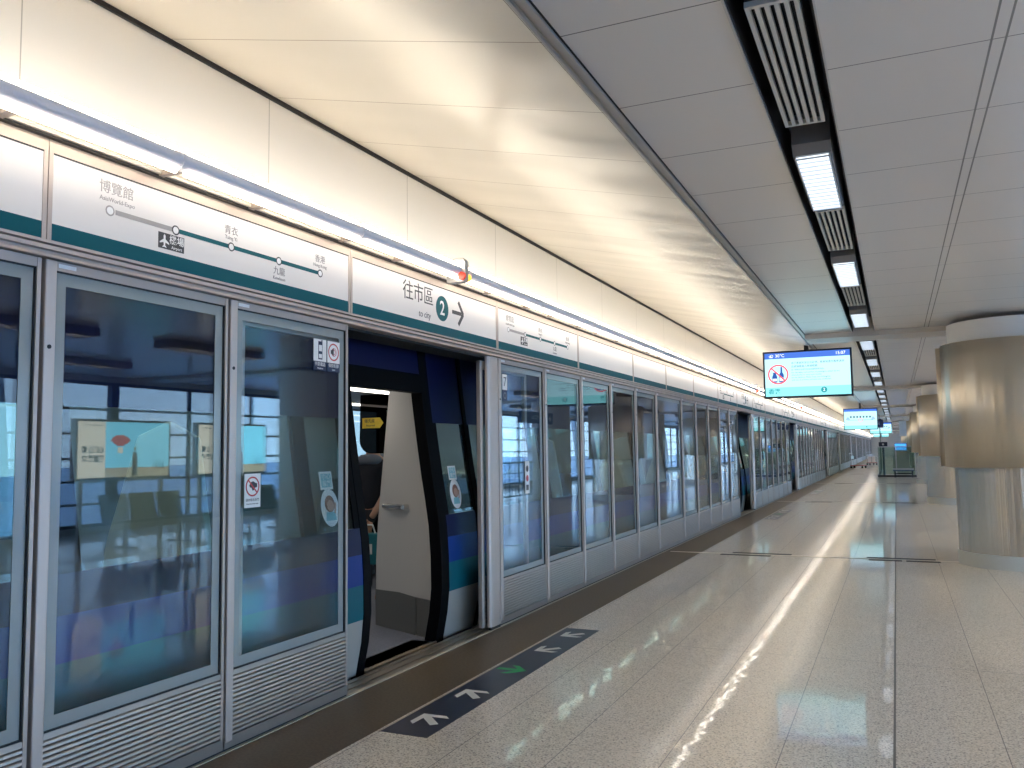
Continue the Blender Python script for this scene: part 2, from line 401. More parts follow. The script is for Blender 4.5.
# window wall on the right: low sill, head, one glazed window per bay
wl = MB().box(XW, XW + .2, -6, YEND, 0, .12).box(XW, XW + .2, -6, YEND, 2.98, 3.5)
struct(wl, 'wall_right', 'hallwall')
W = 6.1; k = 0; y = -6.0
while y < YEND - 1:
    y1 = min(y + W, YEND)
    fr = MB().box(XW + .02, XW + .16, y, y + .09, .12, 2.98).box(XW + .02, XW + .16, y1 - .09, y1, .12, 2.98)
    for q in (1, 2): fr.box(XW + .05, XW + .13, y + (y1 - y) * q / 3 - .03, y + (y1 - y) * q / 3 + .03, .12, 2.98)
    fr.box(XW + .03, XW + .15, y, y1, .12, .18).box(XW + .03, XW + .15, y, y1, 2.92, 2.98)
    w = struct(fr, 'window_%d' % (k + 1), 'mull')
    g = MB().box(XW + .085, XW + .095, y + .09, y1 - .09, .18, 2.92).build('glass', 'winglass', w)
    r = MB()
    for z in (.55, 1.0, 1.45, 1.95, 2.45): r.cyl((XW + .30, z), .028, y, y1, 'Y', 10)
    # curved white fin outside
    pts = [(XW + .25 + .5 * (1 - math.cos(t * 1.1)), .1 + 3.0 * t) for t in [i / 10 for i in range(11)]]
    r.prism(pts + [(p[0] + .22, p[1]) for p in reversed(pts)], 'Y', y + 3.9, y + 4.05)
    r.build('window_rail', 'rail_white', w)
    y = y1; k += 1
struct(MB().box(XW + .2, 140, -60, 260, -.8, -.6), 'ground', 'tarmac')
# track side
struct(MB().box(-7, -.16, -6, YEND, 3.9, 4.1), 'ceiling.005', 'conc')
struct(MB().box(-7.2, -7, -6, YEND, -1.4, .5), 'wall_track', 'conc')
struct(MB().box(-120, -7.2, -60, 260, -1.6, -1.4), 'ground.001', 'tarmac')
struct(MB().box(-7.2, -.16, -6.2, -6, -1.4, 4), 'wall_track.001', 'conc')
struct(MB().box(-7.2, -.16, YEND, YEND + .2, -1.4, 4), 'wall_track.002', 'conc')
# stainless joint strip across the floor
for k, yb in enumerate(BAYS[:9]):
    y0 = yb - .45
    s = MB().box(.08, 6, y0, y0 + .06, 0, .004, 0)
    for x0, x1 in ((.95, 1.75), (2.72, 3.55), (4.9, 5.8)): s.box(x0, x1, y0 + .062, y0 + .22, 0, .0035, 1)
    for x0, x1 in ((.82, 1.50), (2.75, 3.15), (3.2, 3.6)): s.box(x0, x1, y0 - .12, y0 - .002, 0, .0035, 1)
    struct(s, 'trim_%d' % (24 + k), ['strip', 'seal'])

# ------------------------------------------------------------------ header: track rail and sign panels
pr = [(-.06, 2.316), (.024, 2.316), (.026, 2.320), (.024, 2.329), (-.004, 2.331), (-.004, 2.348), (.020, 2.350), (.020, 2.367), (-.006, 2.369), (-.006, 2.374), (.020, 2.376), (.020, 2.389), (-.02, 2.390), (-.02, 2.80), (-.06, 2.80)]
struct(MB().box(-.30, -.06, 1.27, YEND, 2.30, 2.80), 'trim_23', 'dark')
struct(MB().prism(pr, 'Y', 1.27, YEND), 'trim_20', 'frame')
struct(MB().box(-.02, .035, 1.27, YEND, 2.815, 2.823), 'trim_21', 'seal')
struct(MB().prism([(-.02, 2.823), (.05, 2.823), (.055, 2.835), (-.01, 2.875), (-.02, 2.875)], 'Y', 1.27, YEND), 'trim_22', 'beam')

def station_map(root, y0, big=True):
    """route line with five stops; y0 = world Y of the first stop relative to root"""
    X = .0035
    S = [y0 + .378 * i for i in range(5)]
    z = .20
    I = face_px(0, 0, X)
    mb = MB(); bar(mb, I, (S[0] + .03, z), (S[1], z), .022, 0, .0008, 0); bar(mb, I, (S[1], z), (S[4], z), .022, 0, .0008, 1)
    mb.build('route_line', ['linegrey', 'teal2'], root)
    for i, q in enumerate(S):
        mb = MB(); plate(mb, I, disc(q, z, .024, 24), .0009, .0012, 0); plate(mb, I, disc(q, z, .017, 24), .0013, .0016, 1)
        mb.build('station_dot', ['ink' if i else 'linegrey', 'white'], root)
    text('博覽館', .062, 'lettering', 'linegrey', root, face_px(S[0] + .035, z + .10, X)); text('AsiaWorld-Expo', .028, 'lettering', 'linegrey', root, face_px(S[0] + .04, z + .05, X))
    mb = MB(); plate(mb, I, rect(S[1] - .105, S[1] + .055, z - .105, z - .028), 0, .0008, 0)
    c = (S[1] - .068, z - .066)   # aeroplane
    plane = [(0, .032), (.006, .024), (.006, .008), (.028, -.008), (.028, -.015), (.006, -.008), (.004, -.022), (.012, -.029), (.012, -.033), (0, -.030),
             (-.012, -.033), (-.012, -.029), (-.004, -.022), (-.006, -.008), (-.028, -.015), (-.028, -.008), (-.006, .008), (-.006, .024)]
    plate(mb, I, [(c[0] + p[0], c[1] + p[1]) for p in plane], .0009, .0014, 1)
    mb.build('airport_badge', ['ink', 'white'], root)
    text('機場', .046, 'lettering', 'white', root, face_px(S[1] + .008, z - .056, X + .001), bold=.0004); text('Airport', .022, 'lettering', 'white', root, face_px(S[1] + .008, z - .091, X + .001))
    text('青衣', .050, 'lettering', 'ink2', root, face_px(S[2], z + .085, X)); text('Tsing Yi', .028, 'lettering', 'ink2', root, face_px(S[2], z + .046, X))
    text('九龍', .050, 'lettering', 'ink2', root, face_px(S[3] + .005, z - .06, X)); text('Kowloon', .028, 'lettering', 'ink2', root, face_px(S[3] + .005, z - .1, X))
    text('香港', .050, 'lettering', 'ink2', root, face_px(S[4], z + .085, X)); text('Hong Kong', .028, 'lettering', 'ink2', root, face_px(S[4], z + .046, X))

def exit_text(root, y0):
    X = .0035; I = face_px(0, 0, X)
    text('往市區', .150, 'lettering', 'ink', root, face_px(y0 + 0.0, .262, X), spacing=.95)
    text('to city', .068, 'lettering', 'ink', root, face_px(y0 + .09, .125, X))
    mb = MB(); plate(mb, I, disc(y0 + .355, .21, .098, 40), 0, .0008, 0); mb.build('platform_disc', 'teal2', root)
    text('2', .155, 'lettering', 'white', root, face_px(y0 + .355, .208, X + .001), bold=.002)
    mb = MB(); q = y0 + .615
    bar(mb, I, (q - .10, .21), (q + .06, .21), .030, 0, .0009)
    bar(mb, I, (q + .005, .302), (q + .088, .208), .032, 0, .0009); bar(mb, I, (q + .005, .118), (q + .088, .212), .032, 0, .0009)
    mb.build('arrow', 'ink', root)

def header_panel(ya, yb, label, kind=None, y0=0, group=None):
    root = thing('header_sign_panel', label, 'sign', (0, ya, 2.39), 0, group)
    L = yb - ya
    f = MB().box(-.018, .006, .002, .022, .0, .425).box(-.018, .006, L - .022, L - .002, 0, .425).box(-.018, .006, .022, L - .022, .372, .425)
    f.build('sign_frame', 'frame', root)
    MB().box(.0025, .0065, .022, L - .022, .366, .372).build('seal', 'seal', root)
    MB().box(-.018, .003, .022, L - .022, .074, .372).build('sign_face', 'sign', root)
    MB().box(-.018, .0035, .022, L - .022, .002, .074).build('teal_band', 'teal', root)
    if kind == 'map': station_map(root, y0)
    if kind == 'exit': exit_text(root, y0)
    return root

header_panel(.20, 2.325, 'plain white header sign panel at the left picture edge, no lettering', None)
header_panel(2.325, 4.455, 'large white header sign with grey and teal route map, nearest one', 'map', 2.63 - 2.325)
header_panel(4.455, 6.65, 'white header sign with city lettering, number two and arrow over the nearest open doorway', 'exit', 5.31 - 4.455)
header_panel(6.65, 8.73, 'white header sign with small route map just beyond the nearest doorway sign', 'map', .24)
hs = [8.73, 10.87, 12.64, 14.56, 16.76]
hl = ['plain white header panel, first after the small route map sign', 'plain white header panel, second after the small route map sign', 'plain white header panel, third after the small route map sign', 'plain white header panel, fourth after the small route map sign']
for i in range(4): header_panel(hs[i], hs[i + 1], hl[i])
header_panel(16.76, 18.94, 'white header sign with route map just before the second doorway sign', 'map', .24)
header_panel(18.94, 21.14, 'white header sign with arrow lettering over the second doorway', 'exit', .85)
header_panel(21.14, 23.3, 'white header sign with route map just past the second doorway sign', 'map', .24)
far_h = []
y = 23.3
Ostops = OPEN[2:] + [YEND]
for oi, o in enumerate(Ostops):
    stop = o
    while stop - y > .6:
        nn = max(1, round((stop - y) / 2.05)); st = (stop - y) / nn
        kind = 'map' if (nn == 1 and o < 60) else None
        lab = 'white header panel far down the platform above the distant glass screens'
        if kind == 'map':
            lab = 'distant white header sign with route map before the %s doorway' % ORD[3 + oi]
        header_panel(y, y + st, lab, kind, .22, None if kind else 'distant blank header panels')
        y += st
    if o < YEND - 1:
        kind = 'exit' if o < 60 else None
        header_panel(o, o + 2.2, 'distant white header sign over the %s doorway' % ORD[3 + oi], kind, .85)
        y = o + 2.2

# ------------------------------------------------------------------ platform screen panels
def make_panel(w, pw=.052, st=.03):
    root = thing('platform_screen_panel', 'glass screen panel', 'screen panel')
    g_ = .012                                             # dark gap before the next post
    MB().box(-.042, .010, 0, pw, .05, 2.312).build('post', 'post', root, bevel=.006)
    MB().box(-.042, .002, w - st, w - g_, .02, 2.312).build('stile', 'frame', root)
    MB().box(-.042, .000, pw, w - st, 2.273, 2.312).build('top_rail', 'frame', root)
    MB().box(-.042, .000, pw, w - st, .372, .397).build('bottom_rail', 'kick', root)
    kp = MB(); n_ = 13; h = (.372 - .078) / n_
    kp.box(-.042, -.024, pw, w - st, .07, .372, 1)
    for i in range(n_):
        zz = .078 + h * i
        kp.prism([(-.024, zz), (-.006, zz), (.001, zz + h * .14), (.0005, zz + h * .60), (-.004, zz + h * .82), (-.012, zz + h * .90), (-.024, zz + h * .91)], 'Y', pw, w - st)
    kp.build('kick_panel', ['kick', 'seal'], root)
    MB().box(-.042, .003, 0, w - g_, .02, .074).build('skirting', 'kick', root)
    MB().box(-.04, -.012, 0, w - .002, .002, .02).build('shadow_seal', 'seal', root)
    MB().box(-.042, -.03, w - g_, w, .02, 2.312).build('joint_seal', 'seal', root)
    MB().box(-.028, -.016, pw, w - st, .402, 2.268).build('glass', 'psdglass', root)
    g = MB()
    a, c, z0, z1, b_ = pw + .006, w - st - .006, .404, 2.267, .052
    g.box(-.016, -.013, a, c, z0, z0 + b_).box(-.016, -.013, a, c, z1 - b_, z1).box(-.016, -.013, a, a + b_, z0 + b_, z1 - b_).box(-.016, -.013, c - b_, c, z0 + b_, z1 - b_)
    g.build('glass_border', 'frit', root)
    s = MB(); s.box(-.018, -.004, pw, pw + .006, .397, 2.273).box(-.018, -.004, w - st - .006, w - st, .397, 2.273).box(-.018, -.004, pw, w - st, .397, .404).box(-.018, -.004, pw, w - st, 2.267, 2.273)
    s.build('gasket', 'seal', root)
    MB().cyl((pw * .45, 1.95), .009, .008, .0125, 'X', 12).build('bolt', 'seal', root)
    MB().box(.0, .001, pw + .012, pw + .095, 2.286, 2.303).build('rail_label', 'white', root)
    return root
PROTO = {}
def panel(ya, w, label, group=None):
    key = round(w, 3)
    if key not in PROTO:
        r = make_panel(w); r.location = (0, ya, 0); r['label'] = label
        if group: r['group'] = group
        PROTO[key] = r; return r
    return dup(PROTO[key], (0, ya, 0), label, group)

near = [(1.262, 'glass screen panel cut off by the left picture edge'), (2.325, 'wide near glass screen panel mirroring the advertising lightboxes, left of the stickered one'),
        (3.385, 'glass screen panel with warning stickers, directly left of the nearest open doorway')]
pn = [panel(y, 1.06, lb) for y, lb in near]
def section(ya, widths, labels, group=None):
    y = ya; out = []
    for i, w in enumerate(widths):
        out.append(panel(y, w, labels[i], group if labels[i] == labels[-1] and group else None)); y += w
    return out
wA = [1.069] * 5 + [1.59] + [1.069] * 5
labA = ['first glass screen panel past the nearest open doorway, with a number seven sticker'] + ['glass screen panel, %s past the nearest open doorway' % ORD[i] for i in range(2, 6)] + \
    ['extra wide glass screen panel midway between the first and second doorways'] + ['glass screen panel, %s before the second doorway' % ORD[6 - i] for i in range(1, 6)]
sA = section(6.66, wA, labA)
wB = [7.76 / 7] * 7
sB = section(21.14, wB, ['narrow-looking distant glass screen panel, %s past the second doorway' % ORD[i] for i in range(1, 8)])
for i, o in enumerate(OPEN[2:]):
    s0 = o + 2.2
    if i % 2 == 0:
        section(s0, wA, ['far glass screen panel down the platform, beyond the third doorway'] * 11, 'far glass screen panels')
    else:
        section(s0, wB, ['far glass screen panel down the platform, beyond the third doorway'] * 7, 'far glass screen panels')

# door posts and sliding leaves at the openings
def make_post():
    root = thing('door_post', '', 'post')
    pts = [(-.028, 0), (-.008, .004), (.004, .018), (.010, .05), (.010, .15), (.006, .185), (-.004, .2), (-.028, .2)]
    MB().prism(pts, 'Z', .03, 2.312).build('post_body', 'post', root)
    MB().box(-.026, .004, .01, .19, 0, .03).build('foot', 'seal', root)
    return root
P0 = make_post()
def make_leaf():
    root = thing('sliding_door_leaf', '', 'door')
    MB().box(-.085, -.045, 0, .05, .03, 2.27).build('stile', 'post', root, bevel=.006)
    MB().box(-.083, -.050, .05, .95, 2.20, 2.27).build('top_rail', 'frame', root)
    MB().box(-.083, -.050, .95, 1.0, .03, 2.27).build('rear_stile', 'frame', root)
    MB().box(-.072, -.064, .05, .95, .44, 2.20).build('glass', 'psdglass', root)
    pts = [(-.083, .05)]; zz = .05; h = .03
    for i in range(13): pts += [(-.05, zz), (-.05, zz + h * .42), (-.058, zz + h * .80), (-.068, zz + h * .84)]; zz += h
    pts += [(-.083, zz)]
    MB().prism(pts, 'Y', .05, .95).build('kick_panel', 'kick', root)
    return root
LF = make_leaf()
def place(first, used, loc, label, group=None, rz=0):
    if not used: first.location = loc; first['label'] = label; used.append(1); r = first
    else: r = dup(first, loc, label, None)
    r.rotation_euler.z = rz
    if group: r['group'] = group
    return r
up, ul = [], []
for i, o in enumerate(OPEN):
    w = ORD[i + 1]
    place(P0, up, (0, o + 2.0, 0), ('broad rounded grey door post on the far side of the nearest open doorway' if i == 0 else 'broad grey door post on the far side of the %s doorway' % w))
    # the mirrored leaf is turned round so that its stile faces the opening
    place(LF, ul, (0, o + 1.945, 0), ('retracted sliding door leaf edge beside the broad post of the nearest doorway' if i == 0 else 'retracted sliding door leaf on the far side of the %s doorway' % w))
    place(LF, ul, (-.13, o + .045, 0), ('retracted sliding door leaf edge behind the stickered panel' if i == 0 else 'retracted sliding door leaf on the near side of the %s doorway' % w), rz=PI)

# stickers on the glass
def sticker(name, label, y, z, w, h, lower=None, x=-.010):
    r = thing(name, label, 'sticker', (x, y, z))
    I = face_px(0, 0, 0)
    mb = MB(); plate(mb, I, rect(0, w, 0, h), 0, .001, 0)
    if lower: plate(mb, I, rect(0, w, -lower, 0), 0, .001, 1)
    mb.build('backing', ['white', 'navy'], r)
    return r, I
r, I = sticker('telephone_sticker', 'white square sticker with grey handset pictogram, high on the stickered glass panel', 4.10, 2.055, .125, .135, .055)
mb = MB(); plate(mb, I, rect(.045, .085, .012, .122), .0012, .0018, 0); plate(mb, I, rect(.050, .080, .062, .10), .002, .0024, 1); plate(mb, I, rect(.050, .080, .02, .045), .002, .0024, 1); plate(mb, I, rect(.076, .084, .122, .132), .0012, .0018, 0)
mb.build('pictogram', ['navy', 'white'], r); text('手提電話', .026, 'lettering', 'white', r, face_px(.0625, -.018, .0015)); text('Telephone', .014, 'lettering', 'white', r, face_px(.0625, -.042, .0015))
r, I = sticker('no_noise_sticker', 'white square sticker with red ring and speaker pictogram beside the handset sticker', 4.235, 2.055, .125, .135, .055)
mb = MB(); ring(mb, I, .0625, .068, .046, .054, .0012, .0018, 1); plate(mb, I, [(.034, .056), (.046, .056), (.064, .042), (.064, .094), (.046, .08), (.034, .08)], .0012, .0016, 0)
for q in (.012, .022): ring(mb, I, .066, .068, q, q + .004, .0012, .0015, 1, 20)
mb.build('pictogram', ['ink', 'red'], r); text('保持安靜', .026, 'lettering', 'white', r, face_px(.0625, -.018, .0015)); text('Quiet', .014, 'lettering', 'white', r, face_px(.0625, -.042, .0015))
r, I = sticker('hand_warning_sticker', 'white upright sticker with red ring round a dark hand, lower left of the stickered panel', 3.52, 1.215, .125, .18)
mb = MB(); ring(mb, I, .0625, .112, .045, .053, .0012, .0018, 1)
plate(mb, I, [(.036, .118), (.05, .135), (.066, .14), (.085, .13), (.098, .128), (.098, .108), (.08, .104), (.074, .092), (.062, .09), (.056, .104), (.042, .108)], .0012, .0016, 0); bar(mb, I, (.03, .145), (.095, .08), .008, .0018, .0022, 1)
mb.build('pictogram', ['ink', 'red'], r); text('請勿靠近車門', .017, 'lettering', 'ink2', r, face_px(.0625, .04, .0015)); text('Keep clear of the doors', .0095, 'lettering', 'ink2', r, face_px(.0625, .02, .0015))
r, I = sticker('door_number_sticker', 'small white sticker with black number seven, on the first panel past the doorway', 6.775, 2.04, .10, .14, .10)
text('7', .12, 'lettering', 'ink', r, face_px(.05, .07, .0015)); 
mb = MB(); ring(mb, I, .05, -.05, .022, .028, .0012, .0016); mb.build('pictogram', 'linegrey', r)
r, I = sticker('upright_warning_sticker', 'narrow white sticker with dark pictograms, mid height on the first panel past the doorway', 7.25, 1.10, .10, .30)
mb = MB(); plate(mb, I, disc(.05, .23, .03, 24), .0012, .0016, 0); plate(mb, I, disc(.05, .14, .03, 24), .0012, .0016, 1); plate(mb, I, rect(.02, .08, .03, .08), .0012, .0016, 0)
mb.build('pictogram', ['ink', 'red'], r)

# ------------------------------------------------------------------ tube lights along the wall
def make_tube(L):
    root = thing('wall_tube_light', '', 'light')
    zc, xc, R = 2.828, .25, .039
    seg = 24; pts = []
    a0, a1 = math.radians(-70), math.radians(75)      # room side shell
    arc = [(xc + R * math.cos(a0 + (a1 - a0) * i / seg), zc + R * math.sin(a0 + (a1 - a0) * i / seg)) for i in range(seg + 1)]
    back = [(xc - .03, zc + R * .9), (xc - .045, zc), (xc - .03, zc - R * .9)]
    MB().prism(arc + back, 'Y', .012, L - .012, 0, True).build('housing', 'tube', root)
    MB().cyl((xc - .002, zc + R + .012), .013, .03, L - .03, 'Y', 14).build('uplight_lamp', 'lampup', root)
    MB().cyl((xc + .004, zc - R - .010), .017, .03, L - .03, 'Y', 14).build('downlight_lamp', 'lampdown', root)
    MB().cyl((xc, zc), R + .004, -.012, .012, 'Y', 24).build('joint_collar', 'tube', root)
    MB().box(-.02, xc - .04, L * .5 - .02, L * .5 + .02, zc - .012, zc + .012).build('bracket', 'frame', root)
    MB().box(-.02, xc - .04, .08, .11, zc - .012, zc + .012).build('bracket', 'frame', root)
    return root
TL = 1.415; T0 = make_tube(TL); ut = []
y = 2.79 - TL; i = 0
while y < YEND - 1:
    if y < 12: lab, g = 'warm wall tube light, %s from the left along the wall' % ORD[i + 1], None
    else: lab, g = 'warm wall tube light in the long row further down the wall', 'tube lights further down the wall'
    place(T0, ut, (0, y, 0), lab, g); y += TL; i += 1
def make_ind():
    r = thing('tube_clip_indicator', '', 'indicator lamp')  # bracket clips onto the tube light and stands clear of the wall
    MB().prism([(.16, 2.745), (.305, 2.745), (.318, 2.765), (.318, 2.90), (.295, 2.925), (.16, 2.925)], 'Y', -.028, .028).build('bracket', 'alu', r, bevel=.004)
    a = MB().cyl((.295, 2.785), .030, .028, .055, 'Y', 20).build('amber_lens', 'amber', r); a['label'] = 'glowing amber lens'
    a = MB().cyl((.295, 2.785), .030, -.055, -.028, 'Y', 20).build('red_lens', 'redlens', r); a['label'] = 'red lens'
    return r
IN = make_ind(); ui = []
for i, o in enumerate(OPEN):
    place(IN, ui, (0, o + 1.02, 0), 'amber door indicator lamp clipped to the tube light above the %s doorway' % ('nearest open' if i == 0 else ORD[i + 1]))

# ------------------------------------------------------------------ ceiling trough: vents and louvred lights
def make_vent():
    r = thing('ceiling_vent', '', 'vent')
    L = 1.28; x0, x1 = 2.712, 2.900
    g = MB().box(x0, x1, 0, .02, 3.102, 3.125).box(x0, x1, L - .02, L, 3.102, 3.125)
    n_ = 6; w = .017; step = (x1 - x0 - w) / (n_ - 1)
    for i in range(n_): g.box(x0 + i * step, x0 + i * step + w, .02, L - .02, 3.102, 3.125)
    g.build('grille', 'vent', r)
    MB().box(x0, x1, .0, L, 3.16, 3.34).build('duct', 'dark', r)
    return r
def make_lamp():
    r = thing('ceiling_light', '', 'light')
    L = 1.24; x0, x1 = 2.708, 2.904
    MB().prism([(0, 3.115), (.05, 3.068), (L - .05, 3.068), (L, 3.115), (L, 3.34), (0, 3.34)], 'X', x0, x1).build('housing', 'luminaire', r)
    MB().box(x0 + .012, x1 - .012, .075, L - .075, 3.060, 3.066).build('diffuser', 'lampcool', r)
    v = MB()
    for i in range(15): yy = .08 + i * (L - .16) / 14; v.box(x0 + .01, x1 - .01, yy - .003, yy + .003, 3.052, 3.066)
    v.box(x0 + .010, x0 + .016, .07, L - .07, 3.05, 3.067).box(x1 - .016, x1 - .010, .07, L - .07, 3.05, 3.067)
    v.build('louver', 'louver', r)
    return r
V0, L0 = make_vent(), make_lamp(); uv, uL = [], []
vy = [3.07, 6.05, 9.10]; ly = [1.62, 4.66, 7.62, 10.75]
for i, y in enumerate(vy): place(V0, uv, (0, y, 0), 'slotted ceiling vent, %s from the near end of the dark trough' % ORD[i + 1])
for i, y in enumerate(ly): place(L0, uL, (0, y, 0), 'louvred cool ceiling light, %s from the near end of the dark trough' % ORD[i + 1])
for bi in range(0, 9):
    b0 = BAYS[bi] + .6
    for k in range(4):
        place(L0, uL, (0, b0 + .3 + 2.98 * k, 0), 'louvred cool ceiling light, %s past the first ceiling beam' % ORD[k + 1] if bi == 0 else 'small distant louvred ceiling light beyond the second beam', None if bi == 0 else 'distant trough lights')
    for k in range(3):
        place(V0, uv, (0, b0 + 1.78 + 2.98 * k, 0), 'slotted ceiling vent, %s past the first ceiling beam' % ORD[k + 1] if bi == 0 else 'small distant ceiling vent beyond the second beam', None if bi == 0 else 'distant trough vents')

# added out-of-view light rows that brighten the hall, window side of the columns
M['lampfill'] = emis('hall_fill_lamp', (1.0, .89, .74), 26.0)
def make_hall_fill():
    r = thing('hall_fill_light', '', 'light')
    h = MB().box(-.17, -.155, 0, 1.9, 2.99, 3.10).box(.155, .17, 0, 1.9, 2.99, 3.10).box(-.155, .155, 0, .015, 2.99, 3.10).box(-.155, .155, 1.885, 1.9, 2.99, 3.10)
    h.build('housing', 'luminaire', r)
    MB().box(-.15, .15, .02, 1.88, 3.085, 3.095).build('diffuser', 'lampfill', r)
    v = MB()
    for i in range(1, 20): v.box(-.155, .155, i * .095 - .003, i * .095 + .003, 2.995, 3.07)
    for x in (-.055, .055): v.box(x - .003, x + .003, .015, 1.885, 2.995, 3.07)
    v.build('louver', 'luminaire', r)
    return r
HL = make_hall_fill(); uh = []
for X in (6.0, 8.9):
    y = -3.6
    while y < YEND - 4:
        if not any(abs(y + 1 - b - .3) < 1.4 for b in BAYS): place(HL, uh, (X, y, 0), 'added fill light over the seating side of the hall, outside the view', 'added hall fill lights')
        y += 3.05

# ------------------------------------------------------------------ columns
def make_column():
    r = thing('steel_column', '', 'column')
    MB().cyl((0, 0), .71, 0, .17, seg=96).build('plinth', 'plinth', r)
    MB().cyl((0, 0), .70, .17, 1.24, seg=96).build('lower_cladding', 'steel2', r)
    def shell(r0, r1, a0, a1, z0, z1, nm):
        n_ = 56; o = [(r1 * math.cos(a0 + (a1 - a0) * i / n_), r1 * math.sin(a0 + (a1 - a0) * i / n_)) for i in range(n_ + 1)]
        q = [(r0 * math.cos(a0 + (a1 - a0) * i / n_), r0 * math.sin(a0 + (a1 - a0) * i / n_)) for i in range(n_, -1, -1)]
        mb = MB(); k = len(o) + len(q); pts = o + q
        mb.prism(pts, 'Z', z0, z1, 0, False)
        ob = mb.build(nm, 'steel', r)
        for p in ob.data.polygons:
            if len(p.vertices) == 4: p.use_smooth = abs(p.normal.z) < .5 and p.area > .01
        return ob
    shell(.72, .80, math.radians(168), math.radians(372), 1.215, 2.775, 'sleeve_front')
    shell(.72, .865, math.radians(12.5), math.radians(167.5), 1.215, 2.775, 'sleeve_back')
    MB().cyl((0, 0), .712, 1.3, 3.035, seg=96).build('collar', 'collar', r)
    return r
C0 = make_column(); uc = []
for k in range(9):
    yb = 12.32 + 12.2 * k
    lab = ['large near steel clad column at the right picture edge', 'steel clad column, second in the row behind the large near one', 'steel clad column, third in the row on the right', 'steel clad column, fourth in the row on the right'][k] if k < 4 else 'steel clad column lost behind the others at the far end of the row'
    place(C0, uc, (4.52, yb, 0), lab, None if k < 4 else 'columns at the far end')
def make_pale():
    r = thing('pale_column', '', 'column')
    MB().cyl((0, 0), .62, .12, 3.035, seg=64).build('shaft', 'collar', r); MB().cyl((0, 0), .64, 0, .12, seg=64).build('plinth', 'plinth', r)
    return r
Q0 = make_pale(); uq = []
for k in range(4): place(Q0, uq, (6.9, 13.1 + 12.2 * k, 0), 'pale plain column mirrored in the platform glass, %s from the near end' % ORD[k + 1])

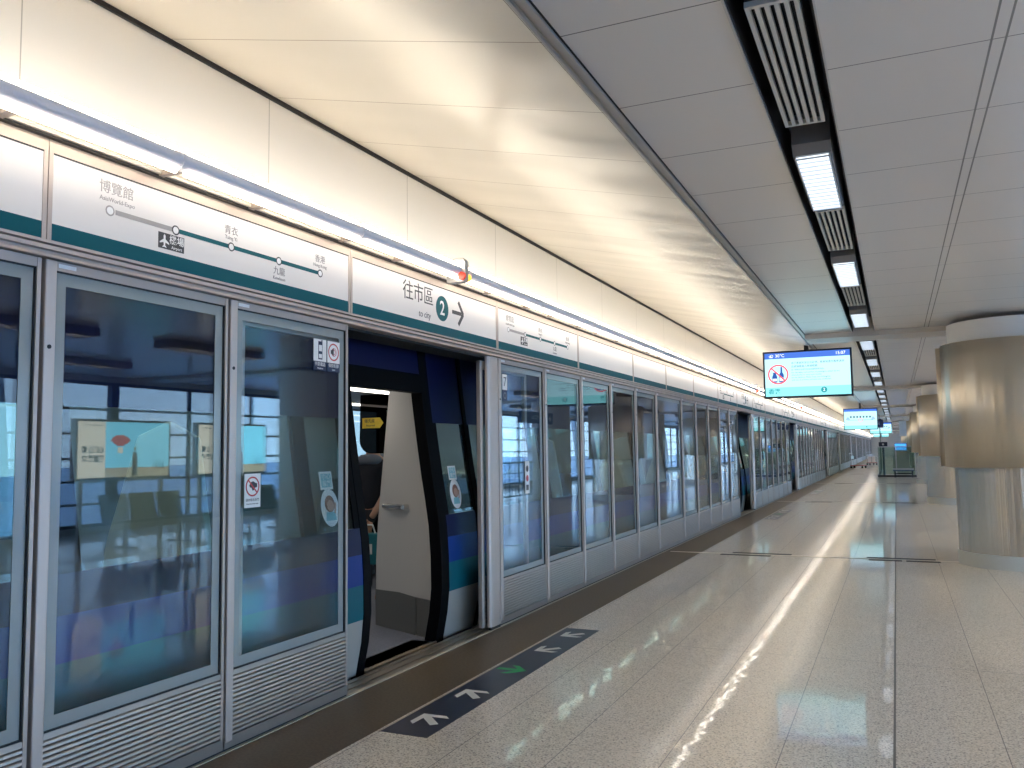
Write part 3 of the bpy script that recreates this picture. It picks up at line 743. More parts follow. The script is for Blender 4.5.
# ------------------------------------------------------------------ hanging display screens
def make_screen(y, label, variant, x=2.03, z0=2.215, z1=2.895, half=.61, rz=0.0, k=1.0):
    r = thing('display_screen', label, 'display screen', (x, y, 0), rz); r.scale = (k, k, k)
    MB().prism([(-half, z0), (half, z0), (half, z1), (-half, z1)], 'Y', 0, .09).build('bezel', 'bezel', r, bevel=.006)
    MB().box(-.03, .03, .02, .07, z1, 3.12 / k).build('hanger', 'trough', r)
    I = face_my(0, 0, -.001)
    b_ = .026; zt = z1 - b_; zb = z0 + b_; xl, xr = -half + b_, half - b_; hb = zt - .085
    mb = MB(); plate(mb, I, rect(xl, xr, zb, hb), 0, .001, 0); plate(mb, I, rect(xl, xr, zb, zb + .13), .0012, .002, 2); plate(mb, I, rect(xl, xr, hb, zt), 0, .001, 1)
    mb.build('screen', ['s_bg', 's_bar', 's_low'], r)
    J = lambda a, c: face_my(a, c, -.004)
    if variant == 0:
        text('30°C', .062, 'lettering', 's_white', r, J(xl + .215, zt - .043)); text('15:07', .062, 'lettering', 's_white', r, J(xr - .125, zt - .043))
        mb = MB(); ring(mb, face_my(0, 0, -.004), xl + .08, zt - .048, .012, .017, 0, .001, 0, 20); ring(mb, face_my(0, 0, -.004), xl + .102, zt - .042, .016, .021, 0, .001, 0, 20); bar(mb, face_my(0, 0, -.004), (xl + .07, zt - .063), (xl + .115, zt - .063), .005, 0, .001)
        mb.build('weather_icon', 's_white', r)
        c = (xl + .185, (zb + hb) / 2 + .045); R = .145
        I2 = face_my(0, 0, -.003)
        mb = MB()
        plate(mb, I2, [(c[0] + p, c[1] + q) for p, q in ((.012, -.115), (.078, -.115), (.078, -.005), (.060, .03), (.056, .11), (.036, .11), (.032, .03), (.012, -.005))], 0, .001, 0)
        plate(mb, I2, [(c[0] + p, c[1] + q) for p, q in ((-.085, -.115), (-.015, -.115), (-.015, -.03), (-.028, .0), (-.028, .03), (-.072, .03), (-.072, .0), (-.085, -.03))], 0, .001, 0)
        plate(mb, I2, rect(c[0] - .078, c[0] - .022, c[1] - .095, c[1] - .06), .0012, .002, 1); plate(mb, I2, rect(c[0] + .02, c[0] + .07, c[1] - .095, c[1] - .045), .0012, .002, 1)
        mb.build('bottles_pictogram', ['s_blue', 's_white'], r)
        mb = MB(); ring(mb, I2, c[0], c[1], R - .021, R, .003, .004); bar(mb, I2, (c[0] - R * .68, c[1] + R * .68), (c[0] + R * .68, c[1] - R * .68), .021, .003, .004); mb.build('prohibition_ring', 's_red', r)
        tx = xl + .37
        text('為了乘客的安全及舒適，乘車時請勿攜帶酒精', .036, 'lettering', 's_ink', r, J(tx, hb - .075), 'LEFT'); text('及玻璃瓶進入車廂範圍', .036, 'lettering', 's_ink', r, J(tx, hb - .125), 'LEFT'); text('為了乘客安全請勿飲食或攜帶易碎物品。', .026, 'lettering', 's_ink', r, J(tx, hb - .172), 'LEFT')
        for j, s in enumerate(('For the safety and comfort of passengers, please do not', 'drink alcohol or carry open bottles', 'on the platform. Please keep your belongings', 'with you at all times and take care of children.')):
            text(s, .029, 'lettering', 's_ink', r, J(tx, hb - .212 - .036 * j), 'LEFT')
        text('香港', .082, 'lettering', 's_teal', r, J(xl + .125, zb + .068), bold=.001)
        mb = MB(); plate(mb, I2, disc(xr - .36, zb + .075, .042, 28), .001, .002); mb.build('platform_disc', 's_teal', r); text('2', .06, 'lettering', 's_white', r, face_my(xr - .36, zb + .075, -.0062))
    else:
        I2 = face_my(0, 0, -.004); mb = MB()
        zc = (zb + hb) / 2 + .07
        bar(mb, I2, (xl + .12, zc - .06), (xr - .12, zc - .06), .012, 0, .001, 1)
        for q in (-.33, -.22, -.11, 0, .11, .22, .33): plate(mb, I2, rect(q - .03, q + .03, zc + .02, zc + .09), 0, .001, 0)
        ring(mb, I2, 0, zc - .06, .055, .075, .001, .002, 2)
        for q in (xl + .13, xr - .13): plate(mb, I2, [(q - .075, zc - .05), (q + .075, zc - .05), (q + .05, zc + .01), (q, zc + .07), (q - .05, zc + .01)], .001, .002, 3)
        plate(mb, I2, disc(xr - .36, zb + .075, .026, 24), .001, .002, 1)
        mb.build('graphics', ['s_ink', 's_teal', 's_red', 's_pale'], r)
    return r
make_screen(14.1, 'large hanging display screen with the no-bottles notice, nearest of the blue screens', 0, x=1.91, z0=2.28 / 1.1, z1=3.035 / 1.1, half=.61, k=1.1)
make_screen(34.0, 'smaller hanging display screen with the arrival diagram, second down the platform', 1, x=1.98, z0=2.10, z1=2.89, half=.59)
make_screen(55.4, 'tiny bright hanging screen far down the platform, just right of the second screen', 1, x=2.35)
make_screen(76.8, 'tiny bright hanging screen at the far end, third beyond the big one', 1)

# dark direction boards hanging over the hall (seen mirrored in the glass and far down the platform)
def board(x, y, rz, w, h, z, label):
    r = thing('direction_board', label, 'sign', (x, y, 0), rz)
    MB().box(-w / 2, w / 2, -.05, .05, z, z + h).build('board', 'signnavy', r, bevel=.008)
    q = MB().cyl((-w * .35, 0), .014, z + h, 3.10, seg=10).cyl((w * .35, 0), .014, z + h, 3.10, seg=10); q.build('hanger', 'trough', r)
    for s, yy in ((1, -.0525), (-1, .0525)):
        mt = face_my(0, z + h / 2, yy) if s == 1 else (Matrix.Rotation(PI, 4, 'Z') @ face_my(0, z + h / 2, yy * -1))
        g = MB()
        bar(g, mt, (-w * .44, 0), (-w * .36, 0), h * .1, 0, .001); bar(g, mt, (-w * .41, h * .22), (-w * .355, -.005), h * .1, 0, .001); bar(g, mt, (-w * .41, -h * .22), (-w * .355, .005), h * .1, 0, .001)
        plate(g, mt, disc(-w * .24, 0, h * .32, 28), 0, .001)
        g.build('arrow', 'print', r) if False else g.build('arrow', 'white', r)
        text('出口 Exit', h * .42, 'lettering', 'white', r, mt @ Matrix.Translation((w * .1, 0, .001)))
    return r
board(7.2, 13.9, PI / 2, 1.7, .30, 2.34, 'dark blue direction board mirrored in the stickered panel, above the pale column')
board(6.6, 19.6, PI / 2, 2.0, .34, 2.30, 'dark blue direction board mirrored in the first panel past the doorway')
board(6.6, 23.4, PI / 2, 2.4, .34, 2.30, 'dark blue direction board mirrored in the second panel past the doorway')
board(1.95, 47.5, 0, 1.3, .42, 2.42, 'small blue direction board tucked behind the second hanging screen')

# ------------------------------------------------------------------ advertising lightboxes and benches across the hall (mirrored in the glass)
def lightbox(y0, label):
    r = thing('advertising_lightbox', label, 'lightbox', (9.0, y0, 0))
    L, z0, z1 = 1.98, 1.10, 2.12
    MB().box(-.03, .10, 0, L, z0, z1).build('casing', 'alu', r, bevel=.008)
    for yy in (.15, L - .15): MB().box(.01, .07, yy - .03, yy + .03, 0, z0).build('leg', 'alu', r)
    m_ = face_mx(0, 0, -.0315)           # reads along -Y : x = -y
    g = MB(); w = L - .08
    X = lambda q: -(L - .04) + q * w      # 0..1 from the left edge as read
    # as read by someone facing it: picture on the left, cream text panel on the right
    plate(g, m_, rect(X(0), X(.72), z0 + .04, z1 - .04), 0, .001, 0); plate(g, m_, rect(X(.72), X(1), z0 + .04, z1 - .04), 0, .001, 1)
    plate(g, m_, rect(X(0), X(.72), z0 + .04, z0 + .2), .0012, .002, 2)
    g.build('poster', ['a_sky', 'a_cream', 'a_ground'], r)
    g = MB(); fx, fz = X(.56), 1.72      # an open fan, a standing figure shape and grasses, all plain
    arc = [(fx + .22 * math.cos(t), fz + .14 * math.sin(t)) for t in [math.radians(15 + 150 * i / 14) for i in range(15)]] + [(fx - .06, fz - .05), (fx + .06, fz - .05)]
    plate(g, m_, arc, .0022, .003, 1); plate(g, m_, rect(fx - .05, fx + .05, fz - .17, fz - .07), .0022, .003, 2)
    sx = X(.40)
    plate(g, m_, [(sx - .06, 1.16), (sx + .06, 1.16), (sx + .05, 1.42), (sx + .04, 1.56), (sx - .04, 1.56), (sx - .06, 1.42)], .0022, .003, 3); plate(g, m_, disc(sx, 1.62, .035, 20), .0022, .003, 0)
    for k in range(7): q = X(.06 + .02 * k); bar(g, m_, (q, 1.26), (q + .03 * (-1) ** k, 1.38 + .03 * (k % 3)), .012, .0022, .003, 0)
    g.build('artwork', ['a_ink', 'a_pink', 'a_cream', 'a_dark'], r)
    for j, s in enumerate(('心連心 樂', '聚香港 遊')): text(s, .125, 'lettering', 'a_ink', r, face_mx(L * .165, 1.60 - .15 * j, -.034), bold=.004, squeeze=.8)
    text('Experience the city', .048, 'lettering', 'a_ink', r, face_mx(L * .155, 2.02, -.034))
    return r
lightbox(9.62, 'bright advertising lightbox mirrored in the wide near panel, left of two')
lightbox(12.25, 'bright advertising lightbox mirrored partly behind the post, right of two')
def make_bench(n_=3):
    r = thing('waiting_bench', '', 'bench')
    MB().box(-.03, .03, 0, .58 * n_, .34, .39).build('beam', 'alu', r)
    for yy in (.3, .58 * n_ - .3):
        MB().box(-.025, .025, yy - .03, yy + .03, .03, .34).build('leg', 'alu', r); MB().box(-.25, .25, yy - .03, yy + .03, 0, .03).build('foot', 'alu', r)
    for k in range(n_):
        y0 = .58 * k + .03; y1 = y0 + .52
        MB().prism([(-.24, .42), (.2, .39), (.22, .41), (.22, .44), (-.24, .465)], 'Y', y0, y1).build('seat', 'seat', r)
        MB().prism([(.19, .43), (.23, .43), (.34, .86), (.30, .87)], 'Y', y0, y1).build('backrest', 'seat', r)
    return r
B0 = make_bench(); ub = []
place(B0, ub, (8.35, 9.8, 0), 'dark seat bench mirrored below the left advertising lightbox'); place(B0, ub, (8.35, 12.4, 0), 'dark seat bench mirrored below the right advertising lightbox'); place(B0, ub, (8.0, 19.5, 0), 'dark seat bench mirrored beyond the pale column')
rail = thing('guard_rail', 'black barred guard rail mirrored in the panels past the nearest doorway', 'railing', (7.6, 17, 0))
g = MB().cyl((0, 1.12), .025, 0, 11, 'Y', 10).cyl((0, .1), .02, 0, 11, 'Y', 10); g.build('handrail', 'mull', rail)
g = MB()
for i in range(45): g.cyl((0, .25 * i), .010, .1, 1.12, seg=6)
tag(g.build('baluster', 'mull', rail), kind='stuff')
for i in range(6): MB().cyl((0, 2.2 * i), .022, 0, 1.13, seg=8).build('post', 'mull', rail)

# ------------------------------------------------------------------ floor marking
mk = thing('floor_marking', 'long navy floor marking with direction arrows before the nearest doorway', 'floor marking', (0, 3.97, 0))
MB().box(.545, .835, 0, 2.84, .0006, .0016).build('navy_band', 'mat_navy', mk)
MB().box(.533, .545, 0, 2.84, .0006, .0018).build('pale_edge', 'gold', mk)
def floor_arrow(x, y, ang, m, nm='arrow', s=1.0):
    mb = MB(); R = Matrix.Translation((x, y, 0)) @ Matrix.Rotation(ang, 4, 'Z') @ Matrix.Scale(s, 4)
    P = [(.105, 0), (.005, .105), (-.045, .105), (.03, .024), (-.11, .024), (-.11, -.024), (.03, -.024), (-.045, -.105), (.005, -.105)]
    # two convex halves
    for half in ([P[0], P[1], P[2], P[3]], [P[3], P[4], P[5], P[6], P[0]], [P[0], P[6], P[7], P[8]]): plate(mb, R, half, .0018, .0024)
    return mb.build(nm, m, mk)
A = math.radians(135)
for x, y in ((.685, .28), (.68, .81)): floor_arrow(x, y, A, 'mat_white')
o = floor_arrow(.68, 1.43, 0.0, 'mat_green'); o['label'] = 'green arrow pointing away from the train'
for x, y in ((.68, 2.06), (.68, 2.60)): floor_arrow(x, y, -A, 'mat_white')
for i in (1, 2):
    c = dup(mk, (0, OPEN[i] - .49, 0), ['', 'faint navy floor marking far off before the second doorway', 'tiny navy floor marking before the third doorway'][i])

# ------------------------------------------------------------------ train
PROF = [(-.36, -.55), (-.315, -.25), (-.285, .0), (-.245, .2), (-.225, .4), (-.228, .65), (-.245, .9), (-.275, 1.1), (-.31, 1.3), (-.355, 1.6), (-.395, 1.9), (-.425, 2.15), (-.455, 2.42), (-.55, 2.75), (-.8, 3.05), (-1.2, 3.22), (-1.8, 3.26)]
def xs(z):
    for (x0, z0), (x1, z1) in zip(PROF[:-1], PROF[1:]):
        if z0 <= z <= z1: return x0 + (x1 - x0) * (z - z0) / (z1 - z0)
    return PROF[-1][0]
def band(z0, z1, off=0.0):
    zs = [z0] + [p[1] for p in PROF if z0 < p[1] < z1] + [z1]
    return [(xs(z) + off, z) for z in zs]
def skin(y0, y1, z0, z1, off=0.0, th=.03):
    a = band(z0, z1, off); c = [(x - th, z) for x, z in reversed(a)]
    return a + c
TXC = -1.8
train = thing('train', 'airport train in grey, teal and navy standing behind the glass screens', 'train', (0, 0, 0))
def P_(mb, nm, m): return mb.build(nm, m, train)
BANDS = [(-.5, .36, 'tr_grey', 'lower_panel'), (.36, .595, 'tr_teal', 'teal_stripe'), (.595, .80, 'tr_blue', 'blue_stripe'), (.80, .98, 'tr_navy', 'window_sill_panel'), (1.74, 2.40, 'tr_navy', 'upper_panel'), (2.40, 3.26, 'tr_navy', 'roof_edge')]
def side(y0, y1, win=True):
    mb = MB(); mats = []
    for z0, z1, m, nm in BANDS:
        if m not in mats: mats.append(m)
        mb.prism(skin(y0, y1, z0, z1), 'Y', y0, y1, mats.index(m), True)
    # window posts
    mats.append('tr_black'); L = y1 - y0; nw = max(1, round(L / 1.75))
    for i in range(nw + 1):
        yy = y0 + L * i / nw; a, c = max(y0, yy - .07), min(y1, yy + .07)
        mb.prism(skin(0, 0, .98, 1.74), 'Y', a, c, len(mats) - 1, True)
    o = mb.build('body_side', mats, train)
    for i in range(nw):
        a, c = y0 + L * i / nw + .07, y0 + L * (i + 1) / nw - .07
        a = max(a, y0 + .07)
        MB().prism(skin(0, 0, .98, 1.74, -.006, .012), 'Y', a, c, 0, True).build('window', 'trainglass', train)
doors = [(o + .57, o + 1.572) for o in OPEN]
prev = -6.0
DL0, DR0 = .585, 1.50
for i, (d0, d1) in enumerate(doors):
    side(prev, d0 - .62, True)
    prev = d1 + .71
side(prev, YEND)
def leaf(y0, y1):
    o = MB(); mats = ['tr_grey', 'tr_teal', 'tr_blue', 'tr_navy', 'tr_black']
    for z0, z1, m, nm in BANDS[:5]: o.prism(skin(0, 0, max(z0, -.02), min(z1, 2.40), .0), 'Y', y0, y1, mats.index(m), True)
    for a, c in ((y0, y0 + .06), (y1 - .06, y1)): o.prism(skin(0, 0, .98, 1.74, .0), 'Y', a, c, 4, True)
    d = o.build('door_leaf', mats, train)
    MB().prism(skin(0, 0, .98, 1.74, -.006, .012), 'Y', y0 + .06, y1 - .06, 0, True).build('window', 'trainglass', d)
    return d
def train_sticker(parent, y, z, s=1.0):
    x = xs(z) + .004; dz = .18; sl = math.atan2(xs(z + dz) - xs(z - dz), 2 * dz)
    mt = Matrix.Translation((x, y, z)) @ Matrix.Rotation(sl, 4, 'Y') @ face_px(0, 0, 0) @ Matrix.Scale(s, 4)
    g = MB(); plate(g, mt, disc(0, -.06, .095, 32, .125), 0, .002, 0); plate(g, mt, rect(-.075, .06, .06, .18), 0, .002, 0)
    plate(g, mt, [(-.055, -.145), (.055, -.145), (.045, -.09), (-.045, -.09)], .0025, .004, 2); plate(g, mt, disc(.0, -.035, .052, 20, .056), .0025, .0035, 1)
    plate(g, mt, disc(.004, -.048, .036, 20, .038), .004, .005, 3); bar(g, mt, (.045, -.10), (.06, -.03), .018, .004, .005, 3)
    plate(g, mt, rect(-.06, .045, .075, .165), .0025, .004, 2)
    g.build('door_sticker', ['white', 'brown', 'cyanprint', 'peach'], parent)
    for t_, dy in (('小心', .145), ('車門', .097)): text(t_, .046, 'lettering', 'white', parent, mt @ Matrix.Translation((-.008, dy, .005)))
for i, (d0, d1) in enumerate(doors):
    fL, fR = .09, .128
    fr = MB()
    fr.prism(skin(0, 0, -.10, 2.40, .004, .10), 'Y', d0 - fL, d0, 0, True)
    fr.prism(skin(0, 0, -.10, 2.40, .004, .10), 'Y', d1, d1 + fR, 0, True)
    fr.prism(skin(0, 0, 1.985, 2.14, .004, .10), 'Y', d0, d1, 0, True)
    fr.box(-.50, -.22, d0, d1, -.14, -.055)
    P_(fr, 'door_frame', 'tr_black')
    hd = MB().prism(skin(0, 0, 2.14, 2.40), 'Y', d0, d1, 0, True).prism(skin(0, 0, 2.40, 3.26), 'Y', d0 - .62, d1 + .71, 0, True)
    P_(hd, 'door_header', 'tr_navy')
    P_(MB().box(-.50, xs(0) + .01, d0, d1, -.055, -.02).box(xs(0) - .005, xs(0) + .015, d0, d1, -.055, -.012), 'door_sill', 'sill2')
    lf = leaf(d0 - .62, d0 - fL); rt = leaf(d1 + fR, d1 + .71)
    rub = MB().prism(skin(0, 0, -.02, 2.40, .012, .05), 'Y', d1 + .67, d1 + .73, 0, True); rub.build('edge_rubber', 'tr_black', rt)
    if i < 3:
        train_sticker(rt, d1 + .35, 1.20); train_sticker(lf, d0 - .40, 1.20, 1.0)
# interior
P_(MB().box(-3.3, -.33, -6, YEND, -.12, -.02), 'train_floor', 'tr_floor')
P_(MB().box(-3.2, -.46, -6, YEND, 2.06, 2.12), 'train_ceiling', 'tr_white')
P_(MB().prism([(-1.8, 3.26), (-1.8, 3.2), (-3.3, 2.9), (-3.4, 2.95)], 'Y', -6, YEND), 'roof', 'tr_navy')
fs = MB().box(-3.35, -3.3, -6, YEND, -.5, .85).box(-3.35, -3.3, -6, YEND, 2.05, 3.0)
ys = [-6] + [q for k in range(-2, 25) for q in (9.25 + 4.888 * k - .38, 9.25 + 4.888 * k + .38) if q > -5.5] + [YEND]
for a_, c_ in zip(ys[0::2], ys[1::2]): fs.box(-3.35, -3.3, a_, c_, .85, 2.05)
P_(fs, 'far_side', 'tr_wall')
P_(MB().box(-3.33, -3.32, -6, YEND, .85, 2.05), 'far_window', 'farglass')
lampm = MB()
for xx in (-1.15, -2.5): lampm.box(xx - .05, xx + .05, -4, YEND - 1, 2.045, 2.058)
P_(lampm, 'ceiling_lamp', 'tr_lamp')
PB = Vector((-.32, 6.11, 0)); PE = Vector((-.79, .35, 0)).normalized(); PN = Vector((PE.y, -PE.x, 0))
def partition(dy, full=True):
    def W(s, z, t): p = PB + PE * s + PN * t; return (p.x, p.y + dy, z)
    def slab(out, t0, t1, nm, m, par=None, bow=None):
        k = len(out); mb = MB()
        vs = [W(s, z, t0) for s, z in out] + [W(s, z, t1) for s, z in out]
        mb.add(vs, [tuple(range(k)), tuple(range(2 * k - 1, k - 1, -1))] + [(j, (j + 1) % k, k + (j + 1) % k, k + j) for j in range(k)])
        return mb.build(nm, m, par or train)
    o = slab([(-.02, .29), (.25, .29), (.5, .305), (.865, .29), (.862, .55), (.83, .9), (.775, 1.25), (.71, 1.65), (.645, 2.06), (.22, 2.06), (.12, 1.6), (.0, 1.1), (-.02, .6)], -.02, .03, 'partition', 'tr_white')
    slab([(.255, -.02), (.864, -.02), (.866, .29), (.5, .305), (.255, .29)], -.025, .035, 'kick_plate', 'tr_kick', o)
    slab([(-.02, -.02), (.245, -.02), (.245, .285), (-.02, .285)], -.02, .03, 'kick_plate', 'tr_kick', o)
    def hp(s, z, t): return W(s, z, t)
    mb = MB().tube([hp(.37, 1.035, .0), hp(.37, 1.035, -.07), hp(.66, 1.035, -.07), hp(.66, 1.035, .0)], .022)
    mb.tube([hp(.37, 1.035, .0), hp(.37, 1.035, .07), hp(.66, 1.035, .07), hp(.66, 1.035, .0)], .022)
    mb.build('handle', 'chrome', o)
    return o
for i, o in enumerate(OPEN[:6]): partition(o - OPEN[0])
# a second, mirrored white partition on the near side of each doorway and free ones between the seats
def seatwall(y, x0=-.48):
    mb = MB(); pts = [(x0 + .0, .3), (x0 - .95, .3), (x0 - .82, 1.0), (x0 - .58, 1.62), (x0 - .34, 1.70), (x0 - .12, 1.6), (x0 - .02, 1.0)]
    mb.prism(pts, 'Y', y, y + .05); o = mb.build('partition', 'tr_white', train, bevel=.012)
    MB().box(x0 - .9, x0 - .02, y - .01, y + .06, -.02, .3).build('kick_plate', 'tr_kick', o)
for y in (3.7, 9.3, 12.9, 15.9, 23.0): seatwall(y, -.42)
# smoked draught screen on the far side of the vestibule with its yellow arrow sticker
def draught(dy):
    w0, w1, z0, z1 = -1.60, -1.22, 1.49, 2.06
    out = [(w1, z1), (w0, z1), (w0 - .01, 1.62)] + [(w0 + .12 - .13 * math.cos(t), 1.62 - .13 * math.sin(t)) for t in [PI / 2 * i / 6 for i in range(7)]] + [(w1 - .12 + .13 * math.sin(t), 1.62 - .13 * math.cos(t)) for t in [PI / 2 * i / 6 for i in range(7)]]
    o = MB().prism(out, 'Y', 6.9 + dy, 6.93 + dy).build('draught_screen', 'tr_smoke', train)
    m_ = face_my(0, 0, 6.898 + dy)
    g = MB(); plate(g, m_, [(-1.575, 1.735), (-1.375, 1.735), (-1.335, 1.785), (-1.375, 1.835), (-1.575, 1.835)], 0, .003); y_ = g.build('arrow_sticker', 'yellow', o); y_['label'] = 'yellow arrow shaped sticker'
    text('優先座', .040, 'lettering', 'ink', o, face_my(-1.49, 1.802, 6.894 + dy)); text('Reserved', .026, 'lettering', 'ink', o, face_my(-1.48, 1.76, 6.894 + dy))
draught(0)
for o in OPEN[:3]:
    d = o - OPEN[0]
    for rowx in (-1.05, -2.75):
        for k in range(3):
            yy = 7.9 + d + .95 * k
            s = MB().prism([(yy, .12), (yy + .48, .12), (yy + .48, .42), (yy, .46)], 'X', rowx - .45, rowx + .45).build('train_seat', 'seat', train, bevel=.02)
            MB().prism([(yy + .42, .42), (yy + .54, .42), (yy + .68, 1.18), (yy + .56, 1.2)], 'X', rowx - .45, rowx + .45).build('seat_back', 'seat', s, bevel=.02)

# ------------------------------------------------------------------ passenger inside the train
def skinned(name, verts, edges, radii, m, parent=None, levels=1):
    me = bpy.data.meshes.new(name); me.from_pydata(verts, edges, []); me.update()
    o = bpy.data.objects.new(name, me); COL.objects.link(o)
    md = o.modifiers.new('skin', 'SKIN'); md.use_smooth_shade = True
    for i, r in enumerate(radii): me.skin_vertices[0].data[i].radius = (r, r) if not isinstance(r, tuple) else r
    me.skin_vertices[0].data[0].use_root = True
    sb = o.modifiers.new('sub', 'SUBSURF'); sb.levels = levels; sb.render_levels = levels
    dg = bpy.context.evaluated_depsgraph_get(); nm = bpy.data.meshes.new_from_object(o.evaluated_get(dg))
    bpy.data.objects.remove(o); nm.materials.clear(); nm.materials.append(M[m])
    for p in nm.polygons: p.use_smooth = True; p.material_index = 0
    nm.name = name
    q = bpy.data.objects.new(name, nm); COL.objects.link(q)
    if parent: q.parent = parent
    return q
per = thing('person', 'person in dark clothes standing inside the train, arm lowered, behind the smoked screen', 'person', (-1.80, 7.42, -.02), 0)
bodyv = [(0, 0, .93), (0, 0, 1.12), (0, .01, 1.30), (0, .01, 1.40), (0, 0, 1.48), (0, -.02, 1.58), (0, -.015, 1.67),          # pelvis..head 0-6
         (-.17, 0, 1.40), (-.22, .0, 1.14), (-.20, -.08, .90), (-.20, -.10, .83),                                                # left arm 7-10
         (.17, 0, 1.40), (.205, -.03, 1.14), (.13, -.16, .92), (.10, -.19, .86),                                                 # right arm 11-14
         (-.095, 0, .86), (-.10, -.01, .50), (-.10, .03, .10), (-.10, -.10, .045),                                               # legs
         (.095, 0, .86), (.10, -.02, .50), (.10, .03, .10), (.10, -.10, .045)]
bodye = [(0, 1), (1, 2), (2, 3), (3, 4), (4, 5), (5, 6), (3, 7), (7, 8), (8, 9), (9, 10), (3, 11), (11, 12), (12, 13), (13, 14), (0, 15), (15, 16), (16, 17), (17, 18), (0, 19), (19, 20), (20, 21), (21, 22)]
bodyr = [.15, .135, .15, .12, .055, .085, .09, .062, .048, .036, .03, .062, .048, .036, .03, .085, .06, .045, .04, .085, .06, .045, .04]
body = skinned('body', bodyv, bodye, bodyr, 'skin', per, 2)
top = skinned('jacket', [(0, 0, .90), (0, 0, 1.12), (0, .01, 1.30), (0, .01, 1.41), (-.17, 0, 1.40), (-.22, 0, 1.14), (-.205, -.06, .96), (.17, 0, 1.40), (.205, -.03, 1.16)],
              [(0, 1), (1, 2), (2, 3), (3, 4), (4, 5), (5, 6), (3, 7), (7, 8)], [.175, .16, .172, .135, .078, .064, .055, .078, .066], 'cloth', per, 2)
skinned('trousers', [(0, 0, .93), (-.095, 0, .86), (-.10, -.01, .50), (-.10, .03, .10), (.095, 0, .86), (.10, -.02, .50), (.10, .03, .10)],
        [(0, 1), (1, 2), (2, 3), (0, 4), (4, 5), (5, 6)], [.165, .10, .078, .065, .10, .078, .065], 'cloth', per, 2)
skinned('scarf', [(-.15, -.05, 1.42), (-.07, -.09, 1.45), (.07, -.09, 1.45), (.15, -.05, 1.42)], [(0, 1), (1, 2), (2, 3)], [.055, .06, .06, .055], 'scarf', per, 2)
skinned('hair', [(0, .03, 1.60), (0, .03, 1.70), (0, -.02, 1.745)], [(0, 1), (1, 2)], [.085, .098, .08], 'hair', per, 2)
def hand(px, py, pz, sgn):
    v = [(px, py, pz), (px, py - .01, pz - .06)]; e = [(0, 1)]; r = [.026, .030]
    for k, (dx, ln) in enumerate(((-.026, .062), (-.009, .072), (.009, .068), (.026, .054))):
        i = len(v); v += [(px + dx, py - .015, pz - .075), (px + dx * 1.05, py - .03, pz - .075 - ln * .55), (px + dx, py - .015, pz - .075 - ln)]; e += [(1, i), (i, i + 1), (i + 1, i + 2)]; r += [.010, .009, .008]
    i = len(v); v += [(px - sgn * .034, py - .02, pz - .035), (px - sgn * .045, py - .04, pz - .07)]; e += [(0, i), (i, i + 1)]; r += [.011, .009]
    return skinned('hand', v, e, r, 'skin', per, 1)
hand(-.20, -.105, .825, -1); hand(.095, -.195, .85, 1)
f = MB()
for s in (-1, 1): f.cyl((s * .034, 1.655), .010, -.112, -.098, 'Y', 12)
f.build('eyes', 'ink', per); skinned('nose', [(0, -.10, 1.65), (0, -.118, 1.615)], [(0, 1)], [.012, .016], 'skin', per, 1)
bag = thing('shopping_bag', 'teal and white bag held by the person in the train', 'bag', (-1.70, 7.17, .40))
MB().prism([(-.14, 0), (.14, 0), (.17, .30), (-.17, .30)], 'Y', -.07, .07).build('bag_body', 'bag', bag, bevel=.01)
MB().tube([(-.09, 0, .30), (-.06, 0, .38), (.06, 0, .38), (.09, 0, .30)], .008).build('handle', 'white', bag)
MB().box(-.10, .10, -.074, -.070, .1, .2).build('label_patch', 'white', bag)

# ------------------------------------------------------------------ far right: glass enclosure, counter, bench, trolleys
bal = thing('glass_balustrade', 'green tinted glass balustrade enclosing the stairwell far down the platform', 'balustrade', (2.30, 44.5, 0))
for k in range(2):
    MB().box(.03 + .80 * k, .79 + .80 * k, -.01, .01, .12, 1.42).build('glass_panel', 'balglass', bal)
MB().box(0, 1.66, -.05, .05, 0, .09).build('base_rail', 'seal', bal); MB().box(0, 1.66, -.03, .03, 1.42, 1.46).build('top_rail', 'alu', bal)
for x in (0, .80, 1.62): MB().box(x, x + .035, -.03, .03, .09, 1.42).build('post', 'alu', bal)
MB().box(.0, .02, .05, 8, .12, 1.42).build('side_glass_panel', 'balglass', bal); MB().box(-.02, .04, .05, 8, 0, .12).build('side_base_rail', 'seal', bal)
glz = thing('glass_screen_wall', 'tall pale glass screen wall behind the balustrade, edge on beside the second screen', 'glass wall', (2.32, 52.6, 0))
MB().box(0, .03, 0, 12, .1, 3.0).build('glass_panel', 'balglass', glz); MB().box(-.02, .05, 0, 12, 0, .1).build('base_rail', 'alu', glz); MB().box(-.01, .04, 0, .04, .1, 3.02).build('post', 'balpost', glz)
bench2 = thing('platform_bench', 'small dark bench in front of the glass balustrade beside the third column', 'bench', (2.95, 43.6, 0))
MB().box(0, .9, 0, .45, .30, .35).build('seat', 'seat', bench2, bevel=.01); MB().box(0, .9, .40, .44, .36, .42).build('backrest', 'alu', bench2)
for x in (.06, .80): MB().box(x, x + .05, .05, .40, 0, .30).build('leg', 'seal', bench2)
MB().box(.1, .8, .18, .24, .16, .2).build('stretcher', 'seal', bench2)
ctr = thing('service_counter', 'low counter with a bright blue monitor behind the glass balustrade', 'counter', (2.95, 51.2, 0))
MB().box(0, .85, 0, .6, 0, 1.15).build('counter_body', 'hallwall', ctr, bevel=.01); MB().box(-.03, .88, -.04, .64, 1.15, 1.19).build('worktop', 'alu', ctr)
mon = thing('monitor', 'bright blue monitor standing on the far service counter', 'monitor', (3.05, 51.4, 1.19))
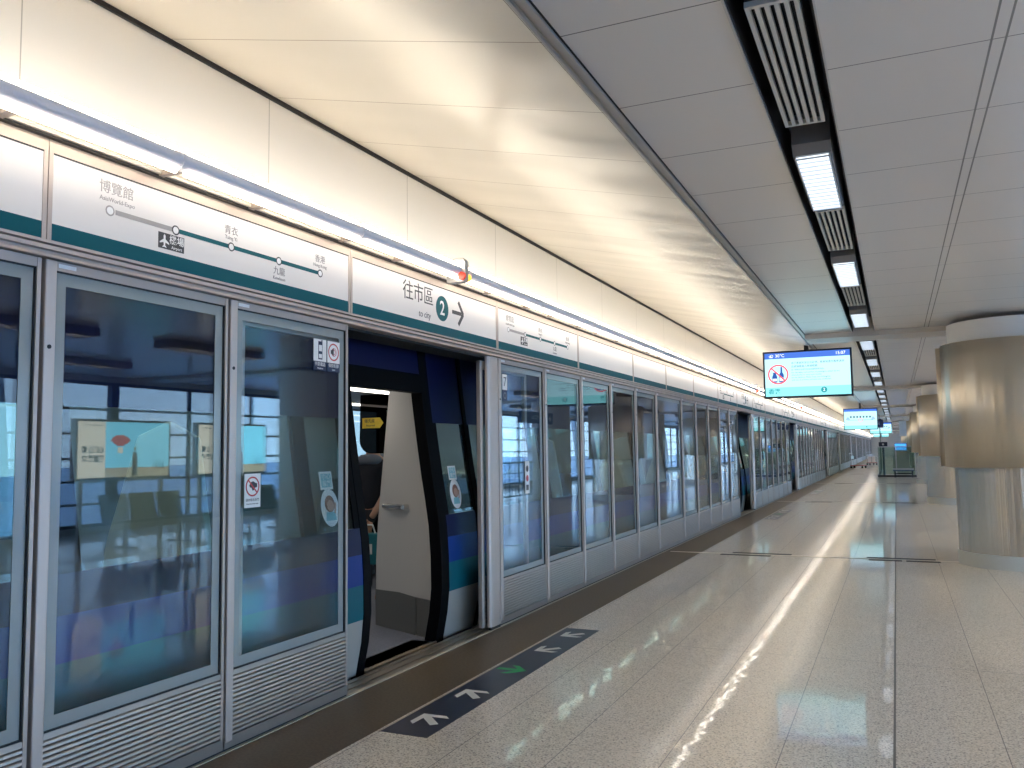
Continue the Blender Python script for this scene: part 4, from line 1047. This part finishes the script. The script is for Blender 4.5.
MB().box(.1, .3, .05, .2, 0, .02).build('stand', 'bezel', mon); MB().box(0, .62, .1, .14, .03, .42).build('casing', 'bezel', mon); MB().box(.02, .60, .096, .1, .05, .40).build('screen', 'k_blue', mon)
camhead = thing('pole_camera', 'dark pole mounted camera head above the glass balustrade', 'machine', (2.55, 46.2, 0))  # dark camera-like head on a pole, not a ticket machine
MB().cyl((0, 0), .05, 0, 1.45, seg=16).build('pole', 'mull', camhead); MB().box(-.2, .2, -.12, .12, 1.45, 1.68).build('head', 'bezel', camhead, bevel=.02); MB().cyl((0, 1.56), .05, -.135, -.12, 'Y', 16).build('lens', 'alu', camhead)
pst = thing('wall_poster', 'pale grey hanging banner between the balustrade and the third column', 'poster', (3.35, 56.0, 0))
MB().box(0, 1.35, 0, .04, 2.05, 2.95).build('banner', 's_panel' if False else 'rail_white', pst); MB().box(-.02, 1.37, -.01, .05, 2.95, 2.99).build('top_bar', 'alu', pst)
for x in (.2, 1.15): MB().cyl((x, .02), .01, 2.99, 3.1, seg=8).build('hanger', 'alu', pst)
def make_trolley():
    r = thing('luggage_trolley', '', 'trolley')
    MB().box(-.28, .28, -.45, .45, .16, .20).build('deck', 'trolley_red', r, bevel=.01)
    MB().tube([(-.26, .43, .18), (-.26, .50, 1.0), (.26, .50, 1.0), (.26, .43, .18)], .018).build('handle_frame', 'alu', r)
    MB().box(-.22, .22, .38, .48, .62, .82).build('basket', 'alu', r)
    for x, y in ((-.25, -.38), (.25, -.38), (-.25, .38), (.25, .38)): MB().cyl((y, .075), .075, x - .02, x + .02, 'X', 16).build('wheel', 'seal', r)
    return r
TR = make_trolley(); utr = []
place(TR, utr, (.75, 62.0, 0), 'tiny luggage trolley standing alone far down the platform by the screens', rz=1.2); place(TR, utr, (1.35, 72.0, 0), 'tiny luggage trolley carrying a pale box, farthest down the platform', rz=.3)
bx = thing('cardboard_box', 'pale box stacked on the farthest luggage trolley', 'box', (1.35, 72.0, .205)); MB().box(-.24, .24, -.36, .28, 0, .45).build('carton', 'cardboard', bx, bevel=.01); MB().box(-.03, .03, -.362, .282, .0, .452).build('tape', 'gold', bx)

# ------------------------------------------------------------------ world
w = bpy.data.worlds.new('sky'); bpy.context.scene.world = w; w.use_nodes = True
n, l = w.node_tree.nodes, w.node_tree.links; bg = n['Background']
tc = n.new('ShaderNodeTexCoord'); sp = n.new('ShaderNodeSeparateXYZ'); cr = n.new('ShaderNodeValToRGB')
l.new(tc.outputs['Generated'], sp.inputs[0]); l.new(sp.outputs['Z'], cr.inputs[0]); l.new(cr.outputs[0], bg.inputs[0])
cr.color_ramp.elements[0].position = 0.0; cr.color_ramp.elements[0].color = (.56, .76, 1.0, 1)
cr.color_ramp.elements[1].position = .5; cr.color_ramp.elements[1].color = (.22, .44, .90, 1)
bg.inputs[1].default_value = 4.3

# ------------------------------------------------------------------ camera
cam = bpy.data.cameras.new('camera'); co = bpy.data.objects.new('camera', cam); COL.objects.link(co)
cam.sensor_width = 36; cam.lens = 845.02 / 1024 * 36; cam.clip_start = .05; cam.clip_end = 400
fw = Vector((-.41083530, .90831703, .07857816)); rt_ = Vector((.91061181, .41304193, -.01350930)); upv = Vector((.04472680, -.06600410, .99681642))
co.matrix_world = Matrix(((rt_.x, upv.x, -fw.x, 3.14845), (rt_.y, upv.y, -fw.y, 0), (rt_.z, upv.z, -fw.z, 1.5), (0, 0, 0, 1)))
sc = bpy.context.scene; sc.camera = co
vs = sc.view_settings; vs.view_transform = 'Standard'; vs.look = 'None'; vs.gamma = 1; vs.use_curve_mapping = False; vs.exposure = 0.72
cy = sc.cycles
cy.max_bounces = 10; cy.diffuse_bounces = 5; cy.glossy_bounces = 6; cy.transparent_max_bounces = 24; cy.transmission_bounces = 6
cy.use_denoising = True; cy.sample_clamp_indirect = 6.0; cy.caustics_reflective = False; cy.caustics_refractive = False
